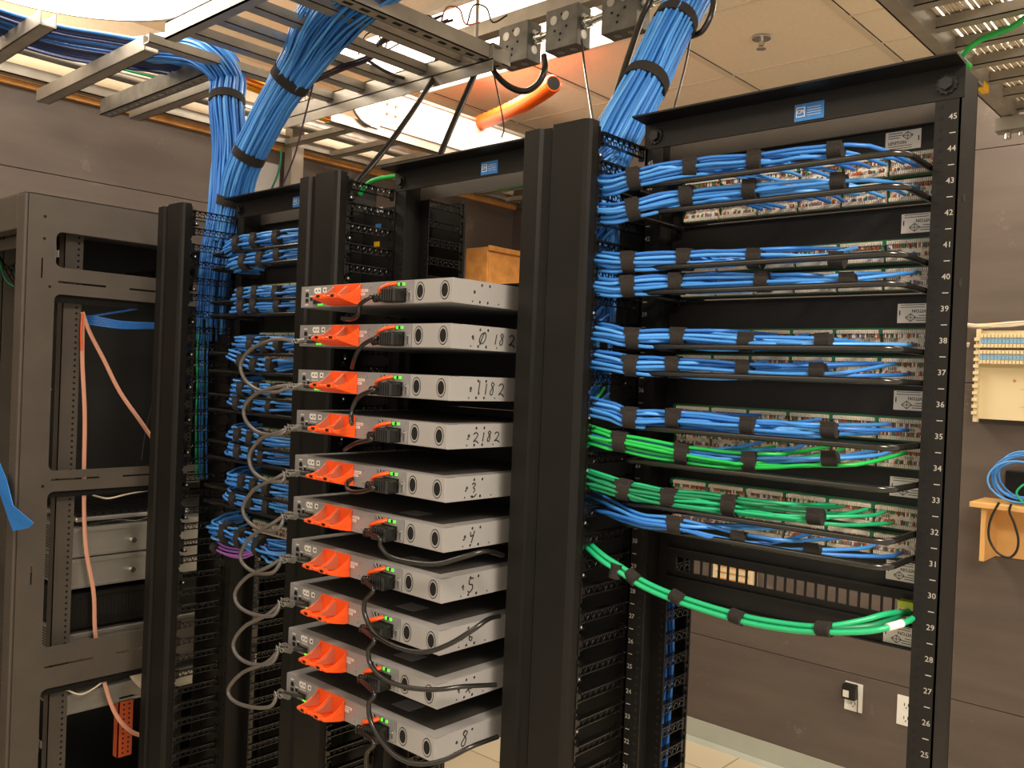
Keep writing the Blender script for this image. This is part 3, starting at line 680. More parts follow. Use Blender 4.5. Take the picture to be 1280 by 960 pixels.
# ------------------------------------------------------------------ stack of grey switch chassis
GX0, GX1, GY, GD, GH = -.9025, -.4575, -.266, .325, .0425
GW = GX1-GX0
SPOTZ = [1.838, 1.760, 1.670, 1.587, 1.496, 1.4105, 1.3235, 1.2345, 1.1425, 1.050]
def switch_parts(t, leds):
    """world coordinates relative to the root at the front right bottom corner region"""
    x0, x1, y0, z0, z1 = 0, GW, 0, 0, GH
    # case
    c = MB([M['grey'], M['shadedtop'], M['chrome'], M['hole']]); c.cur = 0
    c.prism([(x0, .0), (x1, .0), (x1, GD), (x0, GD)], 2, z0, z1-.0006)
    c.mi(M['shadedtop']).box(x0+.03, .022, z1-.0006, x1-.028, GD-.02, z1+.0004)  # dark field painted where the chassis above shades the top
    c.mi(M['grey']).box(x0, 0, z1-.0006, x1, .022, z1).box(x0, 0, z1-.0006, x0+.03, GD, z1).box(x1-.028, 0, z1-.0006, x1, GD, z1)
    # side rivets, dimples on the right side
    for (yy, zz, kind) in ((.068, .0355, 1), (.088, .0355, 1), (.050, .022, 2), (.064, .0058, 1), (.084, .0058, 1), (.046, .0055, 3), (.112, .0055, 3), (.195, .036, 1), (.195, .006, 1), (.210, .036, 3), (.210, .006, 3)):
        c.mi(M['chrome'] if kind < 3 else M['hole'])
        c.disc((x1, yy, zz), (1, 0, 0), .0026 if kind == 1 else .0032 if kind == 2 else .0013, 8, .0007)
    o = c.build('case', None, t, world=False)
    # front plate (left two thirds)
    f = MB([M['greyface'], M['hole'], M['chrome'], M['white'], M['slot'], M['wred']]); f.cur = 0
    f.box(.002, -.0012, .001, .262, 0, z1-.001)
    f.mi(M['hole'])
    f.box(.017, -.0018, .021, .027, -.0010, .0285).box(.020, -.0018, .0285, .024, -.0010, .0305).box(.017, -.0018, .010, .027, -.0010, .0175)
    f.box(.033, -.0018, .013, .041, -.0010, .0195)
    f.mi(M['white']).box(.016, -.0016, .0335, .027, -.0010, .0355).box(.032, -.0016, .0215, .041, -.0010, .0232).box(.016, -.0016, .0045, .027, -.0010, .0062)
    f.box(.050, -.0022, .0265, .058, -.001, .0385).box(.0595, -.0022, .0265, .0675, -.001, .0385).box(.0465, -.0022, .029, .049, -.001, .0375)
    f.mi(M['hole']).box(.0525, -.0025, .031, .0555, -.0015, .034).box(.062, -.0025, .031, .065, -.0015, .034)
    f.mi(M['white']).box(.076, -.0022, .028, .086, -.001, .038); f.mi(M['hole']).box(.080, -.0025, .031, .084, -.0015, .035)
    f.mi(M['white'])
    for k in range(5): f.box(.048+k*.0045, -.0015, .0215, .0505+k*.0045, -.001, .0235)
    # sfp cage
    f.mi(M['slot']).box(.046, -.004, .0045, .0745, 0, .0190)
    f.mi(M['hole']).box(.0475, -.0046, .006, .0595, -.002, .0175).box(.061, -.0046, .006, .073, -.002, .0175)
    f.mi(M['greyface']).box(.0605, -.0046, .0055, .0607, -.002, .018)
    f.mi(M['white']).box(.193, -.0016, .0255, .216, -.001, .030).box(.193, -.0016, .019, .207, -.001, .0235)
    f.mi(M['wred']).box(.1945, -.0018, .0272, .2145, -.0015, .0284).box(.1945, -.0018, .0206, .2055, -.0015, .0216)
    f.mi(M['chrome'])
    for k in range(3): f.disc((.225, -.0005, .009+k*.012), (0, -1, 0), .0014, 6, .0016)
    f.build('front_plate', None, t, world=False)
    for k, lx in enumerate((.064, .070, .076)):
        if k < leds: MB().box(lx, -.0052, .0028, lx+.0035, -.0035, .0062).build('status_light', M['led'], t, world=False)
    # two orange scoop shaped latches
    for k in range(2):
        xs = .1085+k*.0445; w_ = .042; b = MB(); th = .0028
        n = 8; top = [(-.046*(i/n), .0415-.0245*math.sin(PI/2*(i/n))**.8) for i in range(n+1)]
        tip = [(-.050, .0150), (-.049, .0105)]; bot = [(-.030, .0055), (-.012, .0015), (0, .0008)]
        prof = [(0, .0415)]+top[1:]+tip+bot
        for xx in (xs, xs+w_-th): b.prism(prof, 0, xx, xx+th)
        # curved belly between the sides
        outer = [(-.0485, .0165)]+tip+bot; inner = [(-.0455, .0165), (-.0455, .0125), (-.028, .0082), (-.012, .0045), (0, .0036)]
        b.prism(outer+inner[::-1], 0, xs+th, xs+w_-th)
        b.box(xs, -.0025, .002, xs+w_, 0, .0418)
        b.box(xs+.012, -.0515, .0105, xs+w_-.012, -.044, .0195)
        # ribs on the flank
        for q in range(3): b.bar((xs+w_+.0002, -.004, .012+q*.007), (xs+w_+.0002, -.034+q*.006, .009+q*.003), .0012, .0014, (1, 0, 0))
        o = b.build('release_latch', M['orange'], t, bevel=.0008, world=False); lab(o, 'orange scoop shaped latch')
        MB().prism([(-.0008, .034), (-.006, .037), (-.026, .021), (-.040, .0175), (-.030, .0115), (-.0008, .008)], 0, xs+.0032, xs+.006).build('latch_spring', M['wred'], o, world=False)
        MB().box(xs+.0165, -.0522, .0125, xs+w_-.0165, -.0512, .0170).build('latch_window', M['blackdeep'], o, world=False)
    # power supply bay
    q = MB([M['greyface'], M['hole'], M['chrome'], M['grey']]); q.cur = 0
    q.box(.2635, -.002, .001, .3435, 0, z1-.001)
    q.mi(M['hole'])
    for a, zz in ((.273, .0355), (.2825, .0345)): q.disc((a, -.0015, zz), (0, -1, 0), .0042, 12, .0014)
    q.mi(M['chrome']).disc((.2685, -.0015, .037), (0, -1, 0), .0022, 8, .0016)
    q.mi(M['grey']).bar((.2785, -.0035, .0385), (.2865, -.0035, .0305), .0015, .0012, (0, -1, 0)).bar((.2705, -.0035, .0395), (.2755, -.0035, .0315), .0015, .0012, (0, -1, 0))
    q.mi(M['hole']).box(.283, -.0028, .003, .326, -.001, .028).box(.3085, -.0028, .0335, .312, -.001, .038)
    q.mi(M['chrome']).box(.3355, -.0045, .006, .3385, -.001, .024).box(.332, -.009, .020, .3375, -.002, .0225)
    q.build('power_supply', None, t, world=False)
    h = MB()
    hp = [Vector(p) for p in ((.270, -.004, .012), (.270, -.014, .018), (.274, -.019, .026), (.286, -.019, .031), (.296, -.016, .0345), (.301, -.006, .037))]
    h.tube(smooth(hp, 4), .0054, 8, rb=.0036); h.box(.2645, -.010, .006, .2745, -.001, .020)
    lab(h.build('pull_handle', M['orange'], t, world=False), 'orange pull handle')
    for lx in (.3035, .3165): MB().box(lx, -.0042, .0330, lx+.0042, -.0015, .0380).build('status_light', M['led'], t, world=False)
    # blanking bracket with two D shaped openings
    g = MB([M['grey'], M['hole'], M['white']]); g.cur = 0
    g.box(.345, -.0015, .001, .4435, .002, z1-.0005)
    for cx_ in (.362, .425):
        pts = [(math.cos(a)*.0115+(.004 if math.cos(a) > 0 else -.004)*0, math.sin(a)*.0165) for a in [2*PI*i/24 for i in range(24)]]
        ring = lambda sc, y: [(cx_+p[0]*sc, y, .0215+p[1]*sc) for p in pts]
        for sc0, sc1, m, y in ((1.0, .90, 'hole', -.0019), (.90, .72, 'grey', -.0021)):
            g.mi(M[m]); A = ring(sc0, y); B = ring(sc1, y); n = len(A)
            g.add(A+B, [(i, (i+1) % n, n+(i+1) % n, n+i) for i in range(n)])
            g.add([(p[0], -.0014, p[2]) for p in A]+A, [(i, (i+1) % n, n+(i+1) % n, n+i) for i in range(n)])
        g.mi(M['hole']).add(ring(.72, -.0017), [tuple(range(24))])
    g.build('bracket', None, t, world=False)
# handwriting strokes: unit box y (reading direction, along +Y) and z
GL = {
 '-': [[(0, .45), (.35, .5)]],
 '0': [[(.75, 1), (.3, .8), (.05, .3), (.2, 0), (.6, .1), (.85, .55), (.8, .95), (.55, .8), (.1, -.15)]],
 '1': [[(.55, 1), (.4, .5), (.3, 0), (.5, .15)]],
 '/': [[(.5, 1), (.15, 0)]],
 '8': [[(.75, .9), (.5, 1), (.3, .8), (.65, .45), (.5, .05), (.2, .0), (.15, .25), (.75, .75), (.8, .9)]],
 '2': [[(.1, .8), (.4, 1), (.7, .8), (.5, .4), (.1, .0), (.4, .1), (.8, -.15)]],
 '3': [[(.2, .9), (.6, 1), (.7, .8), (.4, .55), (.65, .4), (.45, .05)], [(.0, -.25), (.5, -.35), (.9, -.1)]],
 '4': [[(.15, .9), (.2, .5), (.5, .55), (.75, .6)], [(.85, .95), (.6, .4), (.3, -.1)]],
 '5': [[(.85, 1), (.3, .95), (.25, .55), (.7, .5), (.75, .15), (.3, -.1), (.05, .05)]],
 '6': [[(.7, 1), (.3, .6), (.25, .15), (.6, .0), (.75, .3), (.35, .4)]],
 'k': [[(.1, .1), (.5, .35), (.9, .3)], [(.3, .6), (.45, .3), (.7, -.1)]],
}
WR = {1: [('-', .050, .009, .014), ('0', .066, .020, .020), ('/', .106, .010, .018), ('8', .118, .014, .020), ('2', .142, .022, .019)],
      2: [('-', .048, .010, .012), ('1', .066, .012, .024), ('/', .086, .008, .020), ('8', .098, .014, .022), ('2', .120, .020, .020)],
      3: [('-', .046, .010, .011), ('2', .060, .018, .016), ('/', .084, .008, .016), ('8', .096, .012, .018), ('2', .114, .018, .016)],
      4: [('-', .046, .010, .012), ('3', .060, .016, .018)],
      5: [('-', .046, .010, .012), ('4', .062, .014, .020)],
      6: [('-', .050, .008, .012), ('5', .062, .016, .022)],
      7: [('-', .052, .008, .012), ('6', .068, .014, .018)],
      8: [('-', .050, .008, .012), ('k', .066, .018, .018)],
      9: [('8', .060, .020, .026)]}
first = None
SL = ['topmost grey switch chassis with unmarked side, directly above the others', 'second grey switch chassis from the top, -0 182 handwritten on its side', 'third grey switch chassis from the top, -1 182 handwritten on its side',
      'fourth grey switch chassis from the top, -2 182 handwritten on its side', 'fifth grey switch chassis from the top, -3 handwritten on its side', 'sixth grey switch chassis from the top, -4 handwritten on its side',
      'seventh grey switch chassis from the top, -5 handwritten on its side', 'grey switch chassis just below the one marked -5, cord crossing its side', 'grey switch chassis second from the bottom of the stack',
      'lowest grey switch chassis with 8 handwritten on its side']
switches = []
for i, z in enumerate(SPOTZ):
    loc = (GX0, GY, z-GH)
    if i == 0:
        t = thing('network_switch', SL[0], 'network switch', loc, 'stack of grey switch chassis with orange latches'); switch_parts(t, 3); first = t
    else:
        t = copy_thing(first, loc); t['label'] = SL[i]
    switches.append(t)
    if i in WR:
        b = MB()
        for g, yy, ww, hh in WR[i]:
            for st in GL[g]:
                P = smooth([(GW+.0003, yy+p[0]*ww, .0115+p[1]*hh) for p in st], 4)
                b.tube(P, .0011, 5)
        lab(b.build('handwriting', M['ink'], t, world=False, fix=False), 'black marker handwriting')
for i in range(2, 10):   # the top labels that can be seen on the lower units
    if i >= 5: MB().box(.275, .045, GH+.0004, .325, .085, GH+.0008).build('top_label', M['greyface'], switches[i], world=False)
# little ear brackets that fasten the chassis to the rack rails
for t in switches:
    for sd in (0, 1):
        xa = GW if sd else 0
        MB().box(xa, .255, .002, xa+(.0015 if sd else -.0015), .2645, .041).build('mounting_ear', M['black'], t, world=False)

# power cords: plug in the power supply, cord as in the photograph
def cord(idx, pts, label, Y=-.300, yend=None, group='black power cords of the switch stack'):
    px, py = pts[0]
    zc = SPOTZ[idx]-.0285
    t = thing('power_cord', label, 'power cord', (GX0+.304, GY, zc), group)
    b = MB([M['cord']]); b.cur = 0
    X = GX0+.304
    b.box(X-.020, GY-.028, zc-.012, X+.020, GY-.003, zc+.011)
    for k in range(6): b.box(X-.018+k*.0065, GY-.0295, zc-.011, X-.0145+k*.0065, GY-.002, zc+.0125)
    b.build('plug', M['cord'], t, bevel=.002)
    b = MB(); r0 = Vector((X-.020, GY-.016, zc-.002)); r1 = Vector((X-.044, GY-.022, zc-.004))
    b.tube([r0, r1], .0068, 10)
    for k in range(4): p = r0.lerp(r1, .15+k*.24); b.tube([p, p+(r1-r0)*.09], .0082, 10)
    b.build('strain_relief', M['cord'], t)
    n = len(pts); P = [r1-(r1-r0)*.3, r1]
    for k, (x, y) in enumerate(pts):
        Yk = Y if yend is None else Y+(yend-Y)*(k/(n-1))**4
        P.append(AX(x, y, Yk))
    cable('cord', P, .0042, M['cord'], t, 8, 8)
cord(0, [(462,372),(450,381),(448,392),(440,399),(428,398)], 'power cord curling under the topmost grey switch', -.300, -.262)
cord(1, [(470,422),(455,430),(447,440),(443,449),(440,460)], 'power cord dropping in front of the switch marked -0 182', -.300, -.275)
cord(2, [(468,487),(450,495),(441,509),(439,522),(440,530)], 'power cord from the switch marked -1 182 behind lower orange latches', -.305, -.322)
cord(3, [(465,549),(448,553),(437,558),(431,562)], 'short visible power cord under the switch marked -2 182', -.300, -.275)
cord(4, [(468,610),(448,615),(435,612),(434,604),(440,598)], 'power cord tucked under the orange latches of the switch marked -3', -.300, -.270)
cord(5, [(474,672),(476,683),(487,695),(510,702),(545,705),(580,696),(608,689),(628,694)], 'power cord sweeping below the switch marked -4 to the right', -.310, -.20)
cord(6, [(467,737),(457,750),(456,768),(470,793),(497,809),(530,815),(560,806),(590,788),(610,774),(624,770)], 'power cord looping from the switch marked -5 across the chassis below', -.315, -.20)
cord(7, [(468,799),(461,812),(463,830),(480,848),(508,859),(545,862),(580,858),(620,856)], 'power cord looping below the switch crossed by the cord from above', -.335, -.20)
cord(8, [(468,866),(461,880),(464,903),(480,930),(500,948),(525,955),(555,950),(590,933),(622,921)], 'power cord crossing the front of the lowest grey switch', -.335, -.20)
cord(9, [(467,928),(459,940),(458,956),(462,985)], 'power cord hanging below the lowest grey switch', -.31, -.30)

# stacking cables with plugs, looping out to the left
LOOPS = [[(382,423),(345,424),(315,436),(301,455),(306,474),(322,487),(345,490),(376,483)], [(378,481),(345,484),(318,494),(305,511),(309,528),(325,541),(350,543),(376,536)],
         [(378,536),(350,540),(326,549),(312,569),(316,588),(332,600),(352,602),(374,595)], [(374,592),(345,598),(318,612),(304,633),(309,650),(326,662),(348,661),(370,652)],
         [(370,649),(340,655),(314,671),(301,692),(305,706),(321,716),(342,715),(368,706)], [(366,704),(335,709),(308,722),(294,741),(299,758),(318,768),(342,769),(366,762)],
         [(366,761),(335,768),(306,783),(292,803),(297,820),(315,830),(340,828),(365,820)], [(365,819),(335,827),(303,841),(286,860),(290,874),(310,883),(338,883),(366,876)]]
def plug(P, t):
    b = MB([M['steel'], M['blackdeep']]); b.cur = 0
    b.tube([P+Vector((.004, 0, 0)), P+Vector((.028, .0, .002))], .0050, 8)
    b.mi(M['blackdeep']).box(P[0]-.006, P[1]-.004, P[2]-.004, P[0]+.006, P[1]+.004, P[2]+.004)
    lab(b.build('connector', None, t), 'metal plug with twisted pull tab')
    q = MB()
    for s_ in (-1, 1): q.tube(smooth([P+Vector((-.020, -.002, 0)), P+Vector((-.013, -.006, s_*.005)), P+Vector((-.006, -.004, -s_*.004)), P+Vector((.004, -.006, s_*.004)), P+Vector((.012, -.004, 0))], 4), .0012, 5)
    q.build('pull_tab', M['steel'], t)
for i, px in enumerate(LOOPS):
    zA = SPOTZ[i+1]-.0335; zB = SPOTZ[min(i+2, 9)]-.0335
    A = Vector((GX0+.012, GY-.014, zA)); B = Vector((GX0+.012, GY-.018, zB))
    mid = [AX(x, y, -.300) for x, y in px]
    t = thing('stacking_cable', f'grey stacking cable looping left between switches, {(ORD+["lowest"])[i]} loop from the top', 'cable', tuple(A), 'grey stacking cable loops')
    cable('cord', [A+Vector((.004, .004, 0)), A+Vector((-.010, 0, .000))]+mid[1:-1]+[B+Vector((-.012, 0, -.001)), B+Vector((.002, .004, 0))], .0040, M['dac'], t, 8, 8)
    plug(A, t); plug(B+Vector((0, -.003, -.004)), t)
    for P in (A, B):   # straight head into the cage
        MB().tube([P+Vector((.006, 0, 0)), P+Vector((.036, .010, .001)), P+Vector((.045, .016, .002))], .0042, 8).build('plug_head', M['blackdeep'], t)
# black blanking panels closing the rack behind the chassis
for k in range(7):
    z1 = 1.868-.1334*k
    t = thing('blanking_panel', f'{ORD[k]} plain black blanking panel closing the middle rack behind the grey chassis', 'panel', (-PITCH, .066, z1-.133), 'blanking panels in the middle rack')
    MB().box(-PITCH-.222, .066, z1-.1325, -PITCH+.222, .069, z1).box(-PITCH-.222, .060, z1-.002, -PITCH+.222, .066, z1).build('plate', M['black'], t)
    b = MB()
    for sx in (-1, 1):
        for dz in (.02, .11): b.cyl((-PITCH+sx*.215, .0655, z1-dz), (-PITCH+sx*.215, .062, z1-dz), .004, 8)
    b.build('screw', M['blackdeep'], t)

# ------------------------------------------------------------------ green cable run under the right rack
t = thing('green_cable_run', 'green cable pair strapped in a sagging curve to the yellow green jack', 'cable', (0, -.08, 1.3))
px = [(728,676,-.10),(752,697,-.115),(775,712,-.112),(805,731,-.10),(850,750,-.09),(925,773,-.085),(985,784,-.085),(1030,787,-.085)]
base = [AX(*p) for p in px]
for k, (dz, end) in enumerate(((.004, [(1075,778,-.06),(1105,770,-.03),(1128,767,.035),(1137,766,.052)]), (-.003, [(1080,788,-.075),(1110,783,-.06),(1135,775,-.02),(1150,765,.05)]), (.001, [(1080,784,-.06),(1105,778,-.03),(1128,769,.035),(1138,768,.052)]))):
    o = Vector((0, (.004, -.003, .005)[k], dz))
    cable('cable', [p+o for p in base]+[AX(*p)+(o*.5) for p in end], .0042, M['green'] if k < 2 else M['green3'], t, 6, 9)
for j in ((2, 3), (3, 4), (5, 6), (7, 7)):
    q = {(2, 3): (790,722,-.106), (3, 4): (846,748,-.092), (5, 6): (921,772,-.086), (7, 7): (1030,787,-.086)}[j]
    c = AX(*q)+Vector((0, .001, .0008)); dv = (AX(q[0]+8, q[1]+(6 if q[0] < 800 else 4 if q[0] < 900 else 2 if q[0] < 1000 else 0), q[2])-c).normalized()
    MB().tube([c-dv*.010, c+dv*.010], .0112, 14).build('hook_and_loop_strap', M['velcro'], t)
c = AX(755, 700, -.10)
MB().tube([AX(771, 705, -.113), AX(768, 722, -.113)], .010, 12).build('hook_and_loop_strap', M['velcro'], t)
A_, B_ = AX(1110,783,-.06), AX(1128,778,-.035)
lab(MB().tube([A_+Vector((0, -.002, -.001)), B_+Vector((0, -.002, -.001))], .0056, 12).build('wrap_label', M['white'], t), 'white wrap-around label')

# ------------------------------------------------------------------ charcoal cabinet at left with its contents
KX, KX2, KY, KY2, KZ = -1.95, -2.56, -.425, .52, 2.117
t = thing('server_cabinet', 'large charcoal open sided steel cabinet at the left edge', 'cabinet', (KX, KY, 0))
def side_frame(x, th):
    holes = []
    ya, yb = -.352, .447
    for (za, zb) in ((1.924, 2.022), (1.360, 1.850), (.868, 1.302), (.30, .752)):
        holes.append((ya, yb, za, zb))
    slots = []
    for zc in (1.883, 1.334, .812):
        for k in range(4): slots.append((ya-.002+.01+k*.20, ya+.01+k*.20+.13, zc-.002, zc+.0035))
    vs = [(-.3885, -.3845, 1.89, 1.945), (-.3885, -.3845, 1.05, 1.10)]
    rnd = [(-.388, -.378, 2.055, 2.061), (-.388, -.378, 1.995, 2.001), (-.369, -.361, 1.866, 1.871), (-.369, -.361, 1.316, 1.321)]
    b = MB().grid_plate(KY, KY2, .04, KZ, holes+slots+vs, x, x-th, 0)
    r_ = .018
    for (a, c, za, zb) in holes:
        for (yy, sy) in ((a, 1), (c, -1)):
            for (zz, sz) in ((za, 1), (zb, -1)):
                P = [(yy, zz)]+[(yy+sy*r_*(1-math.cos(u)), zz+sz*r_*(1-math.sin(u))) for u in [PI/2*k/6 for k in range(7)]]
                b.prism(P, 0, x, x-th)
    # rims inside the openings
    for (a, c, za, zb) in holes: b.box(x-th, a-.002, za-.003, x-.022, a, zb); b.box(x-th, a, zb, x-.018, c, zb+.0015)
    return b, rnd
b, rnd = side_frame(KX, .0025); b.build('side_frame', M['cab'], t)
b2, _ = side_frame(KX2+.0025, .0025); b2.build('side_frame', M['cab'], t)
q = MB()
for (a, c, za, zb) in rnd: q.disc((KX, (a+c)/2, (za+zb)/2), (1, 0, 0), .004, 12)
q.build('screw_hole', M['hole'], t)
# front posts with rounded edge, front frame, top
for xa, sd in ((KX, -1), (KX2, 1)):
    MB().box(xa, KY-.010, .04, xa+sd*.058, KY, KZ-.002).box(xa+sd*.050, KY, .04, xa+sd*.058, KY+.02, KZ-.01).build('front_post', M['cab'], t, bevel=.004)
    MB().box(xa, KY2, .04, xa+sd*.05, KY2+.01, KZ).build('rear_post', M['cab'], t, bevel=.003)
MB().box(KX2, KY-.010, KZ-.095, KX-.058, KY-.004, KZ-.002).box(KX2+.058, KY-.004, KZ-.095, KX-.058, KY+.03, KZ-.091).build('front_header', M['cab'], t, bevel=.002)
MB().box(KX2, KY-.008, KZ-.002, KX, KY2+.008, KZ+.001).box(KX2, -.11, KZ+.001, KX+.001, KY2, KZ+.004).build('top_panel', M['cab'], t)
MB().box(KX2, KY, .02, KX, KY2, .05).build('bottom_panel', M['cab'], t)
MB().box(KX2+.01, KY+.05, KZ-.128, KX2+.58, KY+.053, KZ-.095).build('inner_header', M['cab'], t)
# inner mounting rails with hole rows
for yy in (-.285, .33):
    for xx in (KX-.060, KX2+.060):
        b = MB([M['cab'], M['hole']]); b.cur = 0
        b.box(xx, yy-.022, .06, xx-.0025, yy+.030, KZ-.02); b.box(xx, yy-.022, .06, xx-.035, yy-.0195, KZ-.02)
        b.mi(M['hole'])
        for k in range(118): b.disc((xx, yy+.017, .10+k*.0167), (1, 0, 0), .0036, 8)
        b.build('mounting_rail', None, t)
# horizontal perforated depth rails behind the straps
for zc in (1.846, 1.300, .745):
    b = MB([M['black'], M['hole']]); b.cur = 0
    b.box(KX-.022, -.34, zc-.018, KX-.0245, .44, zc+.010); b.mi(M['hole'])
    for k in range(38): b.disc((KX-.022, -.33+k*.0205, zc-.009), (1, 0, 0), .0035, 8)
    b.build('depth_rail', None, t)
b = MB([M['black'], M['blackdeep']]); b.cur = 0
b.box(KX2+.03, .10, 1.935, KX-.08, .104, 1.985); b.mi(M['blackdeep'])
for k in range(4):
    c = Vector((KX-.16-.11*k, .099, 1.96))
    b.tube([c, c+Vector((0, -.004, 0))], .02, 16)
    for a in range(8): b.tube([c+Vector((math.cos(a*PI/4)*.013, -.004, math.sin(a*PI/4)*.013)), c+Vector((math.cos(a*PI/4)*.013, -.007, math.sin(a*PI/4)*.013))], .003, 6)
b.build('fan_panel', None, t)
# small latch clips seen through the openings
for (yy, zz) in ((-.345, 1.965), (-.345, .80), (-.345, .585)):
    MB().box(KX-.05, yy-.004, zz-.025, KX-.044, yy+.010, zz+.025).box(KX-.05, yy+.01, zz-.01, KX-.03, yy+.013, zz+.01).build('latch_clip', M['steel'], t)
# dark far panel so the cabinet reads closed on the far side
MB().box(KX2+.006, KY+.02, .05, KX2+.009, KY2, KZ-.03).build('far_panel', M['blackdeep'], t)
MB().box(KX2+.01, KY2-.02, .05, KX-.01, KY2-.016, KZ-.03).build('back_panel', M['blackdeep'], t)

def server(z0, z1, m, label, knob=True, y0=-.245, x1=-2.03, vents=False):
    t = thing('rack_server', label, 'server', (x1, y0, z0), 'servers inside the cabinet')
    b = MB([m, M['hole'], M['silver']]); b.cur = 0
    b.box(-2.48, y0, z0, x1, .40, z1)
    b.box(x1, y0+.004, z1-.012, x1+.006, .39, z1-.003); b.box(x1, y0+.004, z0+.004, x1+.004, .39, z0+.010)
    if vents:
        b.mi(M['hole'])
        for k in range(26): b.box(x1, y0+.02+k*.011, z0+.03, x1+.0006, y0+.024+k*.011, z1-.02)
    b.build('case', None, t)
    f = MB([m, M['hole']]); f.cur = 0
    f.box(-2.50, y0-.010, z0, x1+.002, y0, z1); f.mi(M['hole'])
    for k in range(10): f.box(-2.46, y0-.0106, z0+.008+k*(z1-z0-.016)/10, x1-.03, y0-.0098, z0+.011+k*(z1-z0-.016)/10)
    f.build('front_bezel', None, t)
    if knob:
        yk = -.075; zk = (z0+z1)/2-.006
        MB().tube([(x1, yk, zk), (x1+.012, yk, zk)], .005, 10).tube([(x1+.012, yk, zk), (x1+.020, yk, zk)], .0085, 12).build('thumb_screw', M['chrome'], t)
    return t
server(1.092, 1.178, M['silver'], 'silver server with a thumb screw, directly under the keyboard')
server(1.000, 1.088, M['silver'], 'silver server with a thumb screw, second below the keyboard')
server(.880, .985, M['black'], 'black server with side vents below the silver ones', False, vents=True)
server(.770, .868, M['silver'], 'silver server with perforated corner behind the cabinet strap', False)
server(.632, .690, M['silver'], 'lowest silver server, behind the curved peach strap', False)
b = MB()
tt = thing('perforated_plate', 'brass perforated corner plate on the lower silver server', 'plate', (-2.02, -.15, .80)) if False else None
# keyboard on top of the servers
kb = thing('keyboard', 'black keyed silver edged keyboard lying on the servers in the cabinet', 'keyboard', (-2.06, -.12, 1.180))
b = MB(); b.box(-2.30, -.235, 1.1925, -2.045, .12, 1.2055); b.build('tray', M['silver'], kb, bevel=.004)
b = MB()
for i in range(13):
    for j in range(6): b.box(-2.288+j*.040, -.225+i*.0255, 1.2060, -2.254+j*.040, -.203+i*.0255, 1.2135)
b.build('keys', M['blackdeep'], kb)
for xx in (-2.29, -2.07): MB().box(xx, -.22, 1.1795, xx+.01, .10, 1.1925).build('foot', M['blackdeep'], kb)
tag(cable('keyboard_cord', [(-2.04, -.20, 1.184), (-2.035, -.12, 1.190), (-2.035, -.06, 1.183), (-2.04, .0, 1.192), (-2.05, .08, 1.186)], .003, M['cord']), 'thin black cord lying beside the keyboard', 'cord')
# peach flat strap
def ribbon(name, pts, wd, th, m, label, cat, k=6):
    t = MB().tube(smooth(pts, k), wd, 8, up=(0, 1, 0), rb=th).build(name, m, None, fix=False); tag(t, label, cat); return t
XP = KX-.012
AL = lambda x, y, X: at(x, y, 0, X)
ribbon('flat_strap', [AL(104, 392, -2.0), AL(103, 450, -1.99), AL(106, 520, -1.985), AL(105, 600, -1.985), AL(107, 680, -1.97), AL(117, 740, -1.97), AL(119, 790, -1.975), AL(126, 830, -1.985), AL(133, 862, -1.985), AL(146, 895, -1.97), AL(165, 915, -1.97), AL(189, 922, -1.97)], .0062, .0022, M['peach'], 'peach coloured flat strap hanging down the cabinet and curving right at the bottom', 'strap')
ribbon('flat_strap', [AL(103, 390, -2.0), AL(112, 415, -1.995), AL(130, 450, -1.99), AL(150, 490, -1.985), AL(178, 530, -1.985), AL(205, 570, -1.985)], .0062, .0022, M['peach'], 'peach coloured flat strap running diagonally down behind the upper cabinet opening', 'strap')
ribbon('orange_tie', [AL(103, 392, -1.99), AL(101.5, 415, -1.985), AL(102, 438, -1.985)], .003, .0018, M['orange'], 'thin orange tie at the top of the peach straps', 'tie')
b = MB([M['brownorange'], M['hole']]); b.cur = 0
A_, B_, C_, D_ = AL(149, 872, -2.03), AL(167, 868, -2.03), AL(163, 942, -2.03), AL(146, 948, -2.03)
b.box(-2.034, A_[1], D_[2], -2.03, B_[1], A_[2]); b.box(-2.06, A_[1], D_[2], -2.03, A_[1]+.003, A_[2]); b.mi(M['hole'])
for k in range(11):
    for yy in (A_[1]+.016, B_[1]-.012): b.disc((-2.03, yy, D_[2]+.012+k*.0148), (1, 0, 0), .003, 8)
tag(b.build('rail_bracket', None), 'orange painted perforated rail bracket standing under the lowest server', 'bracket')
# cables in the cabinet
t = thing('patch_cable_bundle', 'slack dark blue cables strung across the upper cabinet opening', 'cable bundle', (-2.0, -.1, 1.8))
for k in range(5):
    cable('cable', [AL(98, 395+k*2, -2.06), AL(118, 396+k*2.5, -2.02), AL(150, 402+k*2, -2.0), AL(185, 404+k*1.6, -2.0), AL(215, 405+k*1.2, -2.0)], .003, M['blue2'], t)
cable('cable', [AL(112, 396, -2.05), AL(135, 392, -2.03), AL(160, 388, -2.02), AL(178, 384, -2.02)], .0035, M['blue2'], t)
t = thing('patch_cable_bundle', 'loose off white cables behind the lowest cabinet strap', 'cable bundle', (-2.0, 0, .8))
for k in range(8):
    cable('cable', [AL(160+k*3, 812+k, -2.0), AL(170+k*3, 800+k*1.5, -1.99), AL(185+k*2, 794+k*2, -1.985), AL(205, 790+k*3, -1.985)], .003, M['whitecable'], t)
    cable('cable', [AL(160+k*3, 840, -2.0), AL(167+k*3, 850+k*2, -1.99), AL(178+k*2, 860+k, -1.985), AL(200, 866+k, -1.985)], .003, M['whitecable'], t)
tag(cable('loose_cable', [AL(82, 862, -2.0), AL(100, 868, -1.985), AL(115, 862, -1.985), AL(130, 851, -1.985)], .0025, M['whitecable']), 'single off white cable sagging under the lowest cabinet strap', 'cable')
